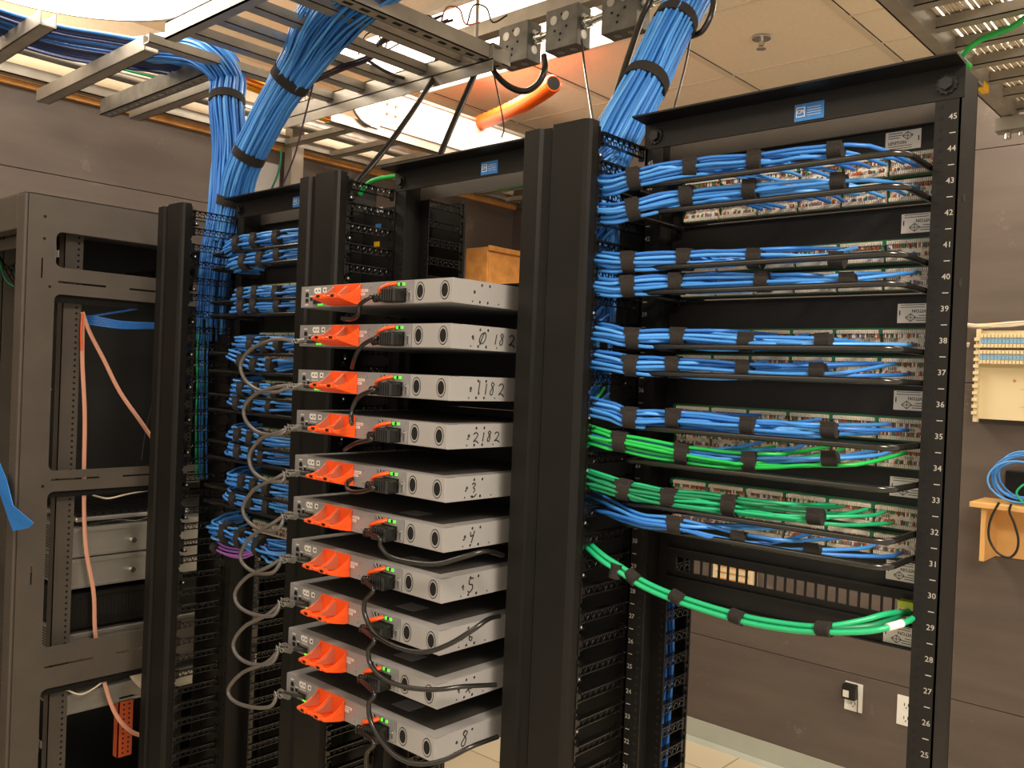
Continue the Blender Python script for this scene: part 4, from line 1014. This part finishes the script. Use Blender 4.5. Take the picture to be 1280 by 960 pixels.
tag(cable('loose_cable', [AL(206, 440, -1.99), AL(200, 465, -1.99), AL(189, 510, -1.99), AL(182, 540, -1.99), AL(177, 575, -1.99)], .0022, M['cord']), 'thin black cable hanging inside the large cabinet opening', 'cable')
tag(cable('loose_cable', [AL(116, 619, -2.03), AL(135, 623, -2.0), AL(158, 618, -2.0), AL(190, 612, -2.03)], .0025, M['whitecable']), 'off white cable above the keyboard', 'cable')
# tangle in the front opening
t = thing('patch_cable_bundle', 'dark tangled cables in the front opening of the cabinet', 'cable bundle', (-2.2, -.38, 1.8))
for k in range(6):
    cable('cable', [(-2.45+.03*k, -.34, 2.0-.02*k), (-2.3+.02*k, -.36, 1.90+.01*k), (-2.15, -.35, 1.86-.03*k), (-2.05+.01*k, -.33, 1.78-.04*k)], .003, M['green3'] if k == 0 else M['cord'], t)
# blue painter's tape
P = [AX(-2, 575, -.44), AX(8, 600, -.45), AX(16, 632, -.455), AX(42, 654, -.455), AX(36, 660, -.452), AX(16, 664, -.452), AX(9, 645, -.452), AX(-6, 600, -.45)]
b = MB(); n = len(P); V = P+[p+Vector((0, .0015, 0)) for p in P]
b.add(V, [(0, 1, 2, 6, 7), (2, 3, 4, 5, 6), (12+2, 7+8, 8+0, 8+1, 8+2)[0:0] or (15, 8, 9, 10, 14), (14, 10, 11, 12, 13)]+[(i, (i+1) % n, n+(i+1) % n, n+i) for i in range(n)])
tag(b.build('adhesive_tape', M['tape']), 'torn strip of blue tape stuck to the cabinet front post', 'tape')

# ------------------------------------------------------------------ things on the back wall
WY = YB-.02
# 110 style wiring block
t = thing('wiring_block', 'cream wiring block with blue terminal rows on the back wall at right', 'wiring block', (-.30, WY, 1.58))
b = MB([M['cream'], M['hole']]); b.cur = 0
b.grid_plate(-.345, .10, 1.585, 1.915, [(-.17, -.05, 1.745, 1.79)], WY-.05, WY-.046, 1)
b.box(-.345, WY-.05, 1.58, -.341, WY, 1.915).box(.096, WY-.05, 1.585, .10, WY, 1.915)
b.box(-.34, WY-.07, 1.573, -.325, WY-.046, 1.92)
b.build('base', None, t)
for k in range(12): MB().box(-.343, WY-.082, 1.60+k*.025, -.325, WY-.068, 1.612+k*.025).build('wire_retainer', M['cream'], t)
for zr in (1.875, 1.815):
    b = MB([M['cream'], M['wblue'], M['white']]); b.cur = 0
    b.box(-.325, WY-.085, zr-.026, .10, WY-.05, zr+.026); 
    for k in range(34):
        x = -.32+k*.0122
        b.mi(M['cream']).box(x, WY-.092, zr+.012, x+.009, WY-.085, zr+.024).box(x, WY-.092, zr-.024, x+.009, WY-.085, zr-.012)
        b.mi(M['paleblue']).box(x, WY-.089, zr-.009, x+.010, WY-.085, zr+.009)
    b.build('terminal_row', None, t)
b = MB(); 
for (x, z) in ((-.21, 1.73), (-.11, 1.665), (.02, 1.665)): b.disc((x, WY-.05, z), (0, -1, 0), .006, 10)
b.bar((-.19, WY-.0505, 1.70), (-.02, WY-.0505, 1.70), .002, .001).bar((-.19, WY-.0505, 1.635), (-.02, WY-.0505, 1.635), .002, .001)
b.build('moulded_marks', M['ply_edge'], t)
t = thing('wall_cable_bundle', 'yellow and white wires crossing above the cream wiring block', 'cable bundle', (-.3, WY-.05, 1.94))
for k in range(12):
    y_ = WY-.055-.003*(k % 4)
    cable('cable', [(-.40-.01*k, y_+.02, 1.945+.002*k), (-.32, y_, 1.938-.003*(k % 5)), (-.20, y_, 1.945-.003*(k % 6)), (-.05, y_, 1.958-.004*(k % 5)), (.15, y_, 1.975-.003*(k % 4))], .0028, M['yellow'] if k < 3 else M['whitecable'], t)
for k in range(5):
    cable('cable', [(-.40, WY-.03, 1.95), (-.385+.004*k, WY-.04, 1.90), (-.36+.004*k, WY-.05, 1.87-.004*k), (-.335, WY-.06, 1.868)], .002, M['whitecable'], t)
t0 = bpy.data.objects['wiring_block']; t0.location.x += .030
# pine shelf
t = thing('wall_shelf', 'small pine shelf on the back wall at the right edge', 'shelf', (-.28, WY, 1.07))
MB().box(-.275, WY-.20, 1.268, .30, WY, 1.288).build('board', M['wood'], t, bevel=.003)
MB().box(-.240, WY-.18, 1.075, -.223, WY, 1.268).box(-.240, WY-.012, 1.075, .30, WY, 1.268).build('bracket', M['wood'], t, bevel=.002)
t = thing('cable_coil', 'coil of blue network cable resting on the pine shelf', 'cable coil', (-.15, WY-.12, 1.289))
rr = random.Random(3)
for k in range(7):
    cx_, cz_ = -.125+.01*rr.uniform(-1, 1), 1.372+.006*k*.6
    ra, rb = .095+rr.uniform(-.012, .012), .075+rr.uniform(-.010, .010); a0 = rr.random()*6; yk = WY-.165+.014*k
    P = [Vector((cx_+math.cos(a0+a*PI/8)*ra, yk+.004*math.sin(a*1.1), max(1.2925, cz_+math.sin(a0+a*PI/8)*rb))) for a in range(17)]
    MB().tube(smooth(P, 3), .0036, 7).build('loop', M['blue'] if k % 3 else M['blue3'], t, fix=False)
cable('loop', [(-.11, WY-.17, 1.30), (-.13, WY-.175, 1.335), (-.10, WY-.175, 1.37), (-.04, WY-.17, 1.38)], .0036, M['green'], t)
t = thing('junction_device', 'small black device half hidden inside the blue cable coil', 'device', (-.15, WY-.08, 1.289))
MB().box(-.20, WY-.035, 1.2885, .10, WY-.006, 1.40).build('case', M['blackdeep'], t, bevel=.003)
t = thing('power_cord', 'black cord hanging in a long loop below the pine shelf', 'power cord', (-.22, WY-.21, 1.29))
cable('cord', [AX(x, y, WY-.21) for x, y in ((1249,628),(1240,645),(1236,660),(1237,675),(1246,690),(1260,697),(1270,690),(1273,675),(1268,655),(1262,640),(1264,630))], .0042, M['cord'], t)
# outlets
for (x, z, lb, ad) in ((-.730, .405, 'white wall outlet with a black plug-in adapter low on the back wall', True), (-.520, .405, 'white wall outlet partly hidden by the right rack post', False)):
    t = thing('wall_outlet', lb, 'outlet', (x, WY, z-.06))
    b = MB([M['white'], M['hole']]); b.cur = 0
    b.box(x-.036, WY-.006, z-.058, x+.036, WY, z+.058)
    b.box(x-.018, WY-.0075, z-.045, x+.018, WY-.006, z-.008).box(x-.018, WY-.0075, z+.008, x+.018, WY-.006, z+.045); b.mi(M['hole'])
    for dz in (-.026, .026): b.box(x-.009, WY-.008, z+dz-.006, x-.006, WY-.0074, z+dz+.006).box(x+.006, WY-.008, z+dz-.006, x+.009, WY-.0074, z+dz+.006).disc((x, WY-.0074, z+dz-.012), (0, -1, 0), .003, 8)
    b.build('face_plate', None, t)
    if ad:
        a = thing('power_adapter', 'black plug-in power adapter with a white label in the wall outlet', 'power adapter', (x, WY-.008, z+.01))
        MB().box(x-.034, WY-.048, z-.004, x+.020, WY-.009, z+.056).build('case', M['blackdeep'], a, bevel=.004)
        MB().box(x-.028, WY-.0490, z+.006, x-.004, WY-.0482, z+.034).build('label', M['sticker'], a)
        cable('cord', [(x+.000, WY-.05, z+.056), (x+.014, WY-.055, z+.066), (x+.028, WY-.045, z+.045), (x+.026, WY-.03, z+.0), (x+.024, WY-.02, z-.06)], .0022, M['cord'], a)
# orange wooden cabinet on the left wall
t = thing('wall_cabinet', 'orange brown wooden box on the far left wall beyond the middle rack', 'cabinet', (XL, 2.2, 2.0))
MB().box(XL+.001, 2.02, 1.95, XL+.16, 2.375, 2.345).build('body', M['ply_edge'], t, bevel=.002)
MB().box(XL+.16, 2.02, 2.325, XL+.175, 2.375, 2.352).box(XL+.16, 2.03, 1.96, XL+.168, 2.36, 2.315).build('door', M['ply_edge'], t, bevel=.002)

# ------------------------------------------------------------------ overhead ladders, lamps and ceiling things
AZ = lambda x, y, z: at(x, y, 2, z)
def chan(b, a, c, wd, ht):   # open channel bar, open side up
    a = Vector(a); c = Vector(c); t = (c-a).normalized(); sd = t.cross(Vector((0, 0, 1))).normalized()
    b.bar(a-Vector((0, 0, ht/2-.0015)), c-Vector((0, 0, ht/2-.0015)), wd, .003)
    for s_ in (-1, 1): b.bar(a+sd*(s_*(wd/2-.0015)), c+sd*(s_*(wd/2-.0015)), .003, ht)
    return b
t = thing('cable_ladder', 'steel cable ladder crossing overhead above the rack row', 'cable ladder', (-1.5, .1, 2.55))
for y0, yy in ((-.225, -.195), (.385, .425)):
    x0, x1 = ((-2.0, -1.02) if y0 > 0 else (-1.62, -.9))
    MB().box(x0, y0, 2.515 if y0 < 0 else 2.485, x1, y0+.004, 2.56).box(x0, y0, 2.515, x1, yy, 2.519).box(x0, y0, 2.556, x1, yy, 2.56).build('side_rail', M['zinc'], t)
for x in (-1.74, -1.58, -1.44, -1.30, -1.16):
    b = MB(); chan(b, (x, -.22 if x > -1.7 else -.22, 2.545), (x, .41, 2.545), .036, .026); b.build('rung', M['zinc'], t)
b = MB([M['zinc'], M['hole']]); b.cur = 0
b.box(-1.075, -.45, 2.520, -1.034, .47, 2.523).box(-1.075, -.45, 2.52, -1.0725, .47, 2.561).box(-1.0365, -.45, 2.52, -1.034, .47, 2.561); b.mi(M['hole'])
for k in range(18): b.box(-1.061, -.43+k*.05, 2.5195, -1.048, -.404+k*.05, 2.5202)
tag(b.build('slotted_strut', None), 'slotted steel strut lying across the overhead ladder end', 'strut')
for (a, c, lb, nm) in (((-2.60, -.17, 2.556), (-1.80, -.175, 2.556), 'plain steel strut reaching from the left wall to the ladder', 'strut'),
                   ((-2.60, .145, 2.575), (-1.95, .145, 2.575), 'plain steel strut just behind the perforated one', 'strut'),
                   ((-2.50, -.40, 2.575), (-1.9, -.41, 2.575), 'steel strut at the upper left edge under the round lamp', 'strut')):
    b = MB(); chan(b, a, c, .041, .041); tag(b.build('support_strut', M['zinc']), lb, nm, 'struts between the left wall and the ladder')
b = MB([M['steel'], M['whitepaint']]); b.cur = 0
holes = [(-2.58+k*.042, -2.58+k*.042+.022, .04, .052) for k in range(17)]
b.grid_plate(-2.61, -1.84, .025, .066, holes, 2.545, 2.548, 2); b.box(-2.61, .025, 2.545, -1.84, .028, 2.60).box(-2.61, .063, 2.545, -1.84, .066, 2.60)
b.build('perforated_strut', None); tag(bpy.data.objects['perforated_strut'], 'perforated steel strut over the left wall with a row of round holes', 'strut')
# wall ladder
t = thing('cable_ladder', 'steel cable ladder running along the top of the left wall', 'cable ladder', (-2.45, .9, 2.64))
MB().box(-2.727, -1.4, 2.633, -2.690, 2.37, 2.637).box(-2.727, -1.4, 2.633, -2.723, 2.37, 2.672).box(-2.694, -1.4, 2.633, -2.690, 2.37, 2.672).build('side_rail', M['zinc'], t)
MB().box(-2.235, .72, 2.62, -2.195, 2.37, 2.624).box(-2.199, .72, 2.62, -2.195, 2.37, 2.66).build('side_rail', M['zinc'], t)
for k in range(7):
    b = MB(); y = .86+.235*k; chan(b, (-2.70, y, 2.640), (-2.21, y, 2.640), .036, .026); b.build('rung', M['zinc'], t)
tag(MB().tube([(-2.615, -1.5, 2.715), (-2.615, 2.37, 2.715)], .030, 16).build('conduit_pipe', M['steel']), 'grey conduit pipe running along above the left wall', 'pipe')
tag(MB().tube([(-2.53, -1.5, 2.68), (-2.53, 2.37, 2.68)], .011, 12).build('conduit_pipe', M['zinc']), 'thin metal pipe beside the thick grey conduit on the left wall', 'pipe')
t = thing('cable_bundle', 'cream and green cables sagging over the struts at upper left', 'cable bundle', (-2.3, -.2, 2.65))
for k in range(9):
    o = 3.2*k-8
    cable('cable', [AZ(-30, 22+o, 2.69), AZ(40, 38+o, 2.67), AZ(120, 62+o*1.1, 2.645), AZ(200, 84+o, 2.66), AZ(250, 96+o*.9, 2.68)], .0052 if k != 7 else .004, M['green3'] if k == 7 else M['whitecable'], t)
t = thing('fibre_cable_bundle', 'bright yellow fibre cables lying along the wall ladder', 'cable bundle', (-2.4, .9, 2.68))
rr = random.Random(9)
for k in range(22):
    o = rr.uniform(-9, 9); z = 2.685+rr.uniform(0, .02)
    cable('cable', [AZ(240, 72+o, z+.02), AZ(300, 100+o, z), AZ(345, 118+o*.9, z), AZ(390, 140+o*.8, z), AZ(455, 160+o*.9, z), AZ(520, 182+o*.8, z), AZ(585, 200+o, z), AZ(640, 212+o, z)], .0042, M['yellow'] if k % 4 else M['orangeduct'], t)
# orange corrugated conduit
P = [AZ(575, 163, 2.84), AZ(612, 149, 2.80), AZ(650, 132, 2.78), AZ(676, 116, 2.78), AZ(692, 104, 2.78)]
C = smooth(P, 12)
b = MB([M['orangeduct']]); b.cur = 0
b.tube(C, [.035 if i % 2 else .030 for i in range(len(C))], 14)
b.mi(M['hole']).tube([C[-1], C[-1]+(C[-1]-C[-2]).normalized()*.001], .026, 14)
tag(b.build('flexible_conduit', None, fix=False), 'bright orange flexible conduit arching up to the ceiling', 'conduit')
# white metal wireway with rounded end and four bolts
t = thing('wireway_panel', 'white metal panel with rounded end and four bolts standing on the wall ladder', 'wireway', (-2.19, .95, 2.66))
prof = [(1.06, 2.805)]+[(.98-.085*math.sin(a), 2.722+.083*math.cos(a)) for a in [PI*k/10 for k in range(11)]]+[(1.06, 2.639)]
prof = [(.95, 2.81)]+[(.90-.10*math.sin(a), 2.745+.065*math.cos(a) if a < PI/2 else 2.745+.10*math.cos(a)) for a in [PI*k/12 for k in range(13)]]+[(.95, 2.645)]
MB().prism(prof, 0, -2.192, -2.186).build('end_plate', M['whitepaint'], t, bevel=.001)
MB().tube([Vector((-2.184, p_[0], p_[1])) for p_ in prof[1:-1]], .0055, 8).build('edge_trim', M['boxsteel'], t)
MB().box(-2.192, .95, 2.66, -2.187, 2.34, 2.805).build('side_sheet', M['whitepaint'], t)
MB().tube([(-2.19, .92, 2.812), (-2.19, 2.34, 2.812)], .010, 12).build('rolled_edge', M['zinc'], t)
for yy in (.985, 1.03):
    for zz in (2.715, 2.755): MB().tube([(-2.187, yy, zz), (-2.181, yy, zz)], .007, 8).build('bolt', M['brownorange'], t)
# round drum lamp at upper left
t = thing('ceiling_lamp', 'large round glowing lamp at the upper left corner', 'ceiling lamp', (-2.06, -.36, 2.80))
def drum(r0, z0, z1, m, name):
    b = MB(); n = 48
    prof = [(0, z0), (r0*.7, z0+.002), (r0*.93, z0+.012), (r0, z0+.035), (r0, z1), (0, z1)]
    V = []; F = []
    for (r_, z_) in prof:
        for k in range(n): V.append((-2.06+r_*math.cos(2*PI*k/n), -.36+r_*math.sin(2*PI*k/n), z_))
    for i in range(len(prof)-1):
        for k in range(n): F.append((i*n+k, i*n+(k+1) % n, (i+1)*n+(k+1) % n, (i+1)*n+k))
    b.add(V, F, True); return b.build(name, m, t)
drum(.50, 2.80, 2.86, M['lens'], 'diffuser')
b = MB(); n = 48
ring = [(-2.06+.503*math.cos(2*PI*k/n), -.36+.503*math.sin(2*PI*k/n), 2.83) for k in range(n+1)]
b.tube([Vector(p) for p in ring], .008, 8); b.build('rim', M['zinc'], t, fix=False)
MB().cyl((-2.06, -.36, 2.86), (-2.06, -.36, 2.97), .05, 16).build('stem', M['whitepaint'], t)
# recessed troffers
for (x0, x1, y0, y1, lb) in ((-2.44, -1.25, .83, 1.41, 'recessed ceiling light glowing above the wall ladder'), (-.40, .16, 1.36, 2.26, 'recessed ceiling light behind the ladder at the upper right'), (.52, 1.08, .52, 1.68, 'added ceiling light for the right rack post, right of the corner ladder, out of view'), (.97, 2.13, -1.33, -.77, 'recessed ceiling light above and right of the racks, out of view')):  # third one is an added housing for the unseen post light
    t = thing('ceiling_light', lb, 'ceiling light', ((x0+x1)/2, (y0+y1)/2, ZC-.012))
    b = MB(); b.grid_plate(x0-.02, x1+.02, y0-.02, y1+.02, [(x0, x1, y0, y1)], ZC-.014, ZC-.004, 2); b.build('frame', M['whitepaint'], t)
    MB().box(x0, y0, ZC-.009, x1, y1, ZC-.006).build('diffuser', M['lens'], t)
# sprinkler
sp = AZ(952, 47, ZC-.004)
t = thing('sprinkler', 'chrome fire sprinkler in the ceiling above the right rack', 'sprinkler', tuple(sp))
MB().tube([sp, sp-Vector((0, 0, .006))], .034, 20).build('escutcheon', M['chrome'], t)
MB().tube([sp-Vector((0, 0, .006)), sp-Vector((0, 0, .03))], .009, 10).tube([sp-Vector((0, 0, .040)), sp-Vector((0, 0, .043))], .018, 14).bar(sp+Vector((-.012, 0, -.02)), sp+Vector((-.004, 0, -.042)), .003, .003).bar(sp+Vector((.012, 0, -.02)), sp+Vector((.004, 0, -.042)), .003, .003).build('head', M['chrome'], t)
# square steel junction boxes
for i, (bl, lb) in enumerate((((622.5, 83), 'leftmost of three square steel junction boxes hanging overhead'), ((681, 65), 'middle of three square steel junction boxes hanging overhead'), ((751, 44), 'rightmost of three square steel junction boxes hanging overhead'))):
    p = AX(bl[0], bl[1], .50); S = .108; D = .058
    t = thing('junction_box', lb, 'junction box', tuple(p), 'square steel junction boxes')
    x, y, z = p
    b = MB([M['boxsteel'], M['hole'], M['steel']]); b.cur = 0
    b.box(x, y, z, x+S, y+D, z+S); b.mi(M['steel'])
    for (u, v) in ((.25, .72), (.62, .76)): b.disc((x+S*u, y, z+S*v), (0, -1, 0), .012, 14)
    b.disc((x+S, y+D/2, z+S*.3), (1, 0, 0), .012, 14).disc((x+S, y+D/2, z+S*.7), (1, 0, 0), .012, 14)
    for u in (.3, .7): b.disc((x+S*u, y+D/2, z-.0005), (0, 0, -1), .011, 14)
    b.mi(M['hole'])
    for (u, v) in ((.5, .82), (.66, .5), (.3, .45), (.48, .35), (.46, .2)): b.disc((x+S*u, y-.0004, z+S*v), (0, -1, 0), .0038, 8)
    b.build('box', None, t, bevel=.003)
    MB().box(x+.004, y+D, z+.004, x+S-.004, y+D+.004, z+S-.004).build('cover_plate', M['zinc'], t)
    MB().tube([(x+S, y+D/2, z+.062), (x+S+.030, y+D/2, z+.062)], .013, 12).tube([(x+S+.004, y+D/2, z+.062), (x+S+.012, y+D/2, z+.062)], .018, 6).tube([(x+S+.030, y+D/2, z+.062), (x+S+.085, y+D/2, z+.068)], .009, 10).build('conduit_fitting', M['chrome'], t)
p0 = AX(600, 60, .56)
tag(MB().box(p0[0]-.1, .565, p0[2]+.04, -.30, .606, p0[2]+.081).build('support_strut', M['zinc']), 'steel strut that carries the three square junction boxes', 'strut')
# hanging cords
tag(cable('hanging_cord', [AX(*p) for p in ((546,75,.42),(543,95,.40),(525,125,.30),(490,175,.15),(460,212,.05),(440,236,.0),(436,250,-.02))], .0075, M['cord']), 'thick black cord slanting down to the middle cable manager', 'cord')
tag(cable('hanging_cord', [AX(*p) for p in ((607,66,.42),(597,85,.41),(578,128,.36),(560,170,.30),(546,206,.24),(538,240,.2))], .0085, M['cord']), 'thick black cord hanging straight down behind the middle rack top', 'cord')
tag(cable('hanging_cord', [AX(*p) for p in ((609,66,.42),(618,90,.42),(636,108,.43),(657,114,.44),(674,103,.45),(681,85,.46),(680,70,.49))], .0085, M['cord']), 'black cord looping under the leftmost junction box', 'cord')
tag(cable('hanging_cord', [AX(*p) for p in ((617,92,.40),(622,115,.40),(627,140,.40),(630,160,.40),(627,172,.40))], .002, M['cord']), 'thin black wire end dangling below the leftmost junction box', 'cord')
tag(cable('hanging_cord', [AX(*p) for p in ((727,50,.50),(731,85,.40),(737,125,.2),(742,160,.0),(743,185,-.06))], .0028, M['cord']), 'thin black wire dropping to the manager by the right rack', 'cord')
tag(cable('hanging_cord', [AX(*p) for p in ((822,-20,.30),(810,6,.30),(799,32,.28),(789,62,.24),(769,122,.16),(757,155,.12),(750,178,.08))], .0075, M['cord']), 'thick black cord hanging left of the right blue trunk', 'cord')
tag(cable('hanging_cord', [AX(*p) for p in ((892,-25,.30),(891,10,.26),(880,36,.25),(868,44,.25),(855,46,.25))], .0060, M['cord']), 'black cord looping right of the right blue trunk', 'cord')
tag(cable('hanging_cord', [AX(*p) for p in ((863,48,.24),(857,80,.20),(848,115,.14),(838,150,.10))], .0022, M['cord']), 'thin black wire hanging right of the right blue trunk', 'cord')
tag(cable('hanging_cord', [AX(*p) for p in ((398,80,.10),(390,110,.10),(380,150,.10),(368,195,.10),(350,240,.10),(345,262,.10))], .0025, M['purplewire']), 'thin dark wire hanging behind the left blue trunks', 'cord')
tag(cable('hanging_cord', [AX(*p) for p in ((352,185,.10),(348,215,.10),(338,240,.10),(330,262,.10))], .0028, M['green3']), 'thin green wire hanging behind the left blue trunks', 'cord')
t = thing('ladder_wiring', 'tangled dark purple and red wires lying on the overhead ladder', 'wire bundle', (-1.2, .1, 2.57))
rr = random.Random(21)
for k in range(7):
    o = rr.uniform(-5, 5)
    cable('cable', [AZ(392, 100+o, 2.50), AZ(430, 84+o, 2.53), AZ(465, 70+o, 2.54), AZ(480, 50+o, 2.57), AZ(530+6*k, 22+o, 2.60)], .0034, M['purplewire'] if k % 3 else M['cord'], t)
for k in range(5):
    x = 448+k*34; o = rr.uniform(-8, 8)
    cable('cable', [AZ(x, 68-k*9+o, 2.57), AZ(x+8, 45-k*9+o, 2.59), AZ(x+24, 40-k*7+o, 2.60), AZ(x+32, 62-k*8+o, 2.57), AZ(x+50, 55-k*9, 2.58)], .0022, M['wred'] if k % 2 else M['cord'], t)
tag(cable('hanging_cord', [AZ(455,72,2.58), AZ(480,88,2.545), AZ(505,98,2.535), AZ(520,101,2.53), AZ(535,97,2.55)], .005, M['cord']), 'black cord drooping at the end of the overhead ladder', 'cord')
# green earth cables on top of the racks
tag(cable('ground_cable', [AX(*p) for p in ((352,252,.02),(362,248,.01),(380,246,.01),(400,243,.03))], .0055, M['green2']), 'short green earth cable visible on top of the left rack', 'cable')
tag(cable('ground_cable', [AX(*p) for p in ((450,243,.02),(456,233,.02),(468,225,.02),(488,221,.03),(520,217,.05),(560,213,.06))], .0055, M['green2']), 'green earth cable arching onto the middle rack top', 'cable')
tag(cable('ground_cable', [AX(*p) for p in ((540,228,.12),(565,232,.13),(600,236,.14),(635,233,.14),(665,228,.12))], .0055, M['green2']), 'green earth cable sagging under the middle rack top bar', 'cable')
# post and pale strip by the left wall
tag(MB().box(-2.725, .865, 0.1, -2.67, .925, 2.72).build('wall_post', M['zinc']), 'upright steel post standing against the left wall', 'post')
tag(MB().box(-2.749, .66, 2.0, -2.735, .85, 2.55).build('wall_strip', M['grey']), 'pale grey narrow strip on the left wall behind the blue trunks', 'panel')
# ladder at the upper right
t = thing('cable_ladder', 'steel cable ladder at the upper right corner', 'cable ladder', (.1, 1.2, 2.55))
MB().box(-.085, .2, 2.50, -.081, 1.66, 2.56).box(-.085, .2, 2.556, -.055, 1.66, 2.56).box(-.085, .2, 2.50, -.050, 1.66, 2.504).box(-.054, .2, 2.504, -.050, 1.66, 2.56).build('side_rail', M['zinc'], t)
MB().box(.375, .2, 2.50, .379, 1.66, 2.56).box(.35, .2, 2.50, .379, 1.66, 2.504).build('side_rail', M['zinc'], t)
for k in range(9):
    b = MB(); y = .42+.152*k; chan(b, (-.05, y, 2.535), (.376, y, 2.535), .030, .026); b.build('rung', M['zinc'], t)
t = thing('ladder_support', 'steel channel and threaded rod holding up the corner ladder', 'support', (-.04, 1.64, 2.42))
b = MB(); chan(b, (-.095, 1.60, 2.475), (.5, 1.60, 2.475), .041, .041); b.build('channel', M['zinc'], t)
MB().tube([(-.065, 1.60, 2.44), (-.065, 1.60, 2.97)], .0048, 8).build('threaded_rod', M['zinc'], t)
MB().tube([(-.065, 1.60, 2.434), (-.065, 1.60, 2.452)], .010, 6).tube([(-.03, 1.60, 2.440), (-.03, 1.60, 2.452)], .008, 6).build('nut', M['chrome'], t)
t = thing('cable_bundle', 'off white and yellow cables lying on the corner ladder', 'cable bundle', (.05, 1.0, 2.56))
for k in range(14):
    x = -.045+.0105*k
    cable('cable', [(x, .2, 2.556), (x+.004*math.sin(k), .7, 2.557), (x-.004*math.cos(k*2), 1.2, 2.556), (x+.003, 1.66, 2.558)], .0046, M['whitecable'], t, 4)
for k in range(5): cable('cable', [(.30+.010*k, .2, 2.562), (.24+.012*k, .7, 2.562), (.13+.011*k, 1.2, 2.562), (.09+.010*k, 1.7, 2.562)], .0048, M['yellow'], t, 4)
tag(cable('ground_cable', [AX(*p) for p in ((1212,84,1.0),(1202,73,.95),(1207,64,.9),(1225,50,.9),(1245,42,.9),(1268,32,.9),(1290,15,.9))], .0068, M['green2']), 'green cable looped over the rail of the corner ladder', 'cable')
b = MB(); p = AX(1231, 110, 1.3); b.box(p[0]-.012, p[1]-.03, p[2]-.010, p[0]+.006, p[1]+.02, p[2]+.012)
tag(b.build('end_cap', M['yellow'], bevel=.002), 'small yellow end cap near the corner of the right rack', 'end cap')

# small tags stuck inside the middle cable manager
for (x, y, m, lb) in ((472, 283, 'bluelabel', 'small blue tag inside the manager behind the chassis stack'), (470, 305, 'yellow', 'small amber tag inside the manager behind the chassis stack'), (474, 262, 'white', 'small white tag inside the manager behind the chassis stack')):
    p = at(x, y, 1, .030)
    tag(MB().box(p[0]-.009, .031, p[2]-.006, p[0]+.009, .0335, p[2]+.006).build('cable_tag', M[m]), lb, 'tag', 'small tags inside the middle cable manager')
# cream box on the back wall seen through the openings of the modular panel
p = at(922, 718, 1, WY)
t = thing('wall_box', 'cream box on the back wall seen through the empty panel openings', 'wall box', (p[0], WY, p[2]-.06))
MB().box(p[0]-.10, WY-.05, p[2]-.07, p[0]+.10, WY, p[2]+.07).build('case', M['cream'], t, bevel=.004)
b = MB()
for k in range(4): b.box(p[0]-.08, WY-.052, p[2]-.05+k*.028, p[0]+.08, WY-.050, p[2]-.045+k*.028)
b.build('slot', M['ply_edge'], t)

# navy cables added over the left trunk's far run, its shade put into their colour
t = thing('cable_bundle', 'blue trunk cables coloured dark as in shade, under the round lamp at the upper left', 'cable bundle', (-2.1, -.3, 2.60))
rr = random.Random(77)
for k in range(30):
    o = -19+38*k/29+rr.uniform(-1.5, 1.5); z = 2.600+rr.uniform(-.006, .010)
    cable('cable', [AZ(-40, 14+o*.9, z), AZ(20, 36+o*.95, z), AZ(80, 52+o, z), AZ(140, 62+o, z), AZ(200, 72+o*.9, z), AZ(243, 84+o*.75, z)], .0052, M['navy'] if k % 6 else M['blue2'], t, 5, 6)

# rods that hang the overhead steel from the ceiling
for (x, y, z0, lb) in ((-1.10, .40, 2.56, 'threaded rod hanging the overhead ladder at its right rear corner'), (-1.90, .40, 2.56, 'threaded rod hanging the overhead ladder at its left rear corner'), (-1.0, -.21, 2.56, 'threaded rod hanging the overhead ladder near the viewer'),
                       (-.55, .585, 2.70, 'threaded rod hanging the strut of the square junction boxes')):
    t = thing('threaded_rod', lb, 'rod', (x, y, z0), 'threaded rods hanging the overhead steel')
    MB().tube([(x, y, z0-.02), (x, y, 2.97)], .0048, 8).build('rod', M['zinc'], t)
    MB().tube([(x, y, z0-.003), (x, y, z0+.006)], .010, 6).build('nut', M['chrome'], t)
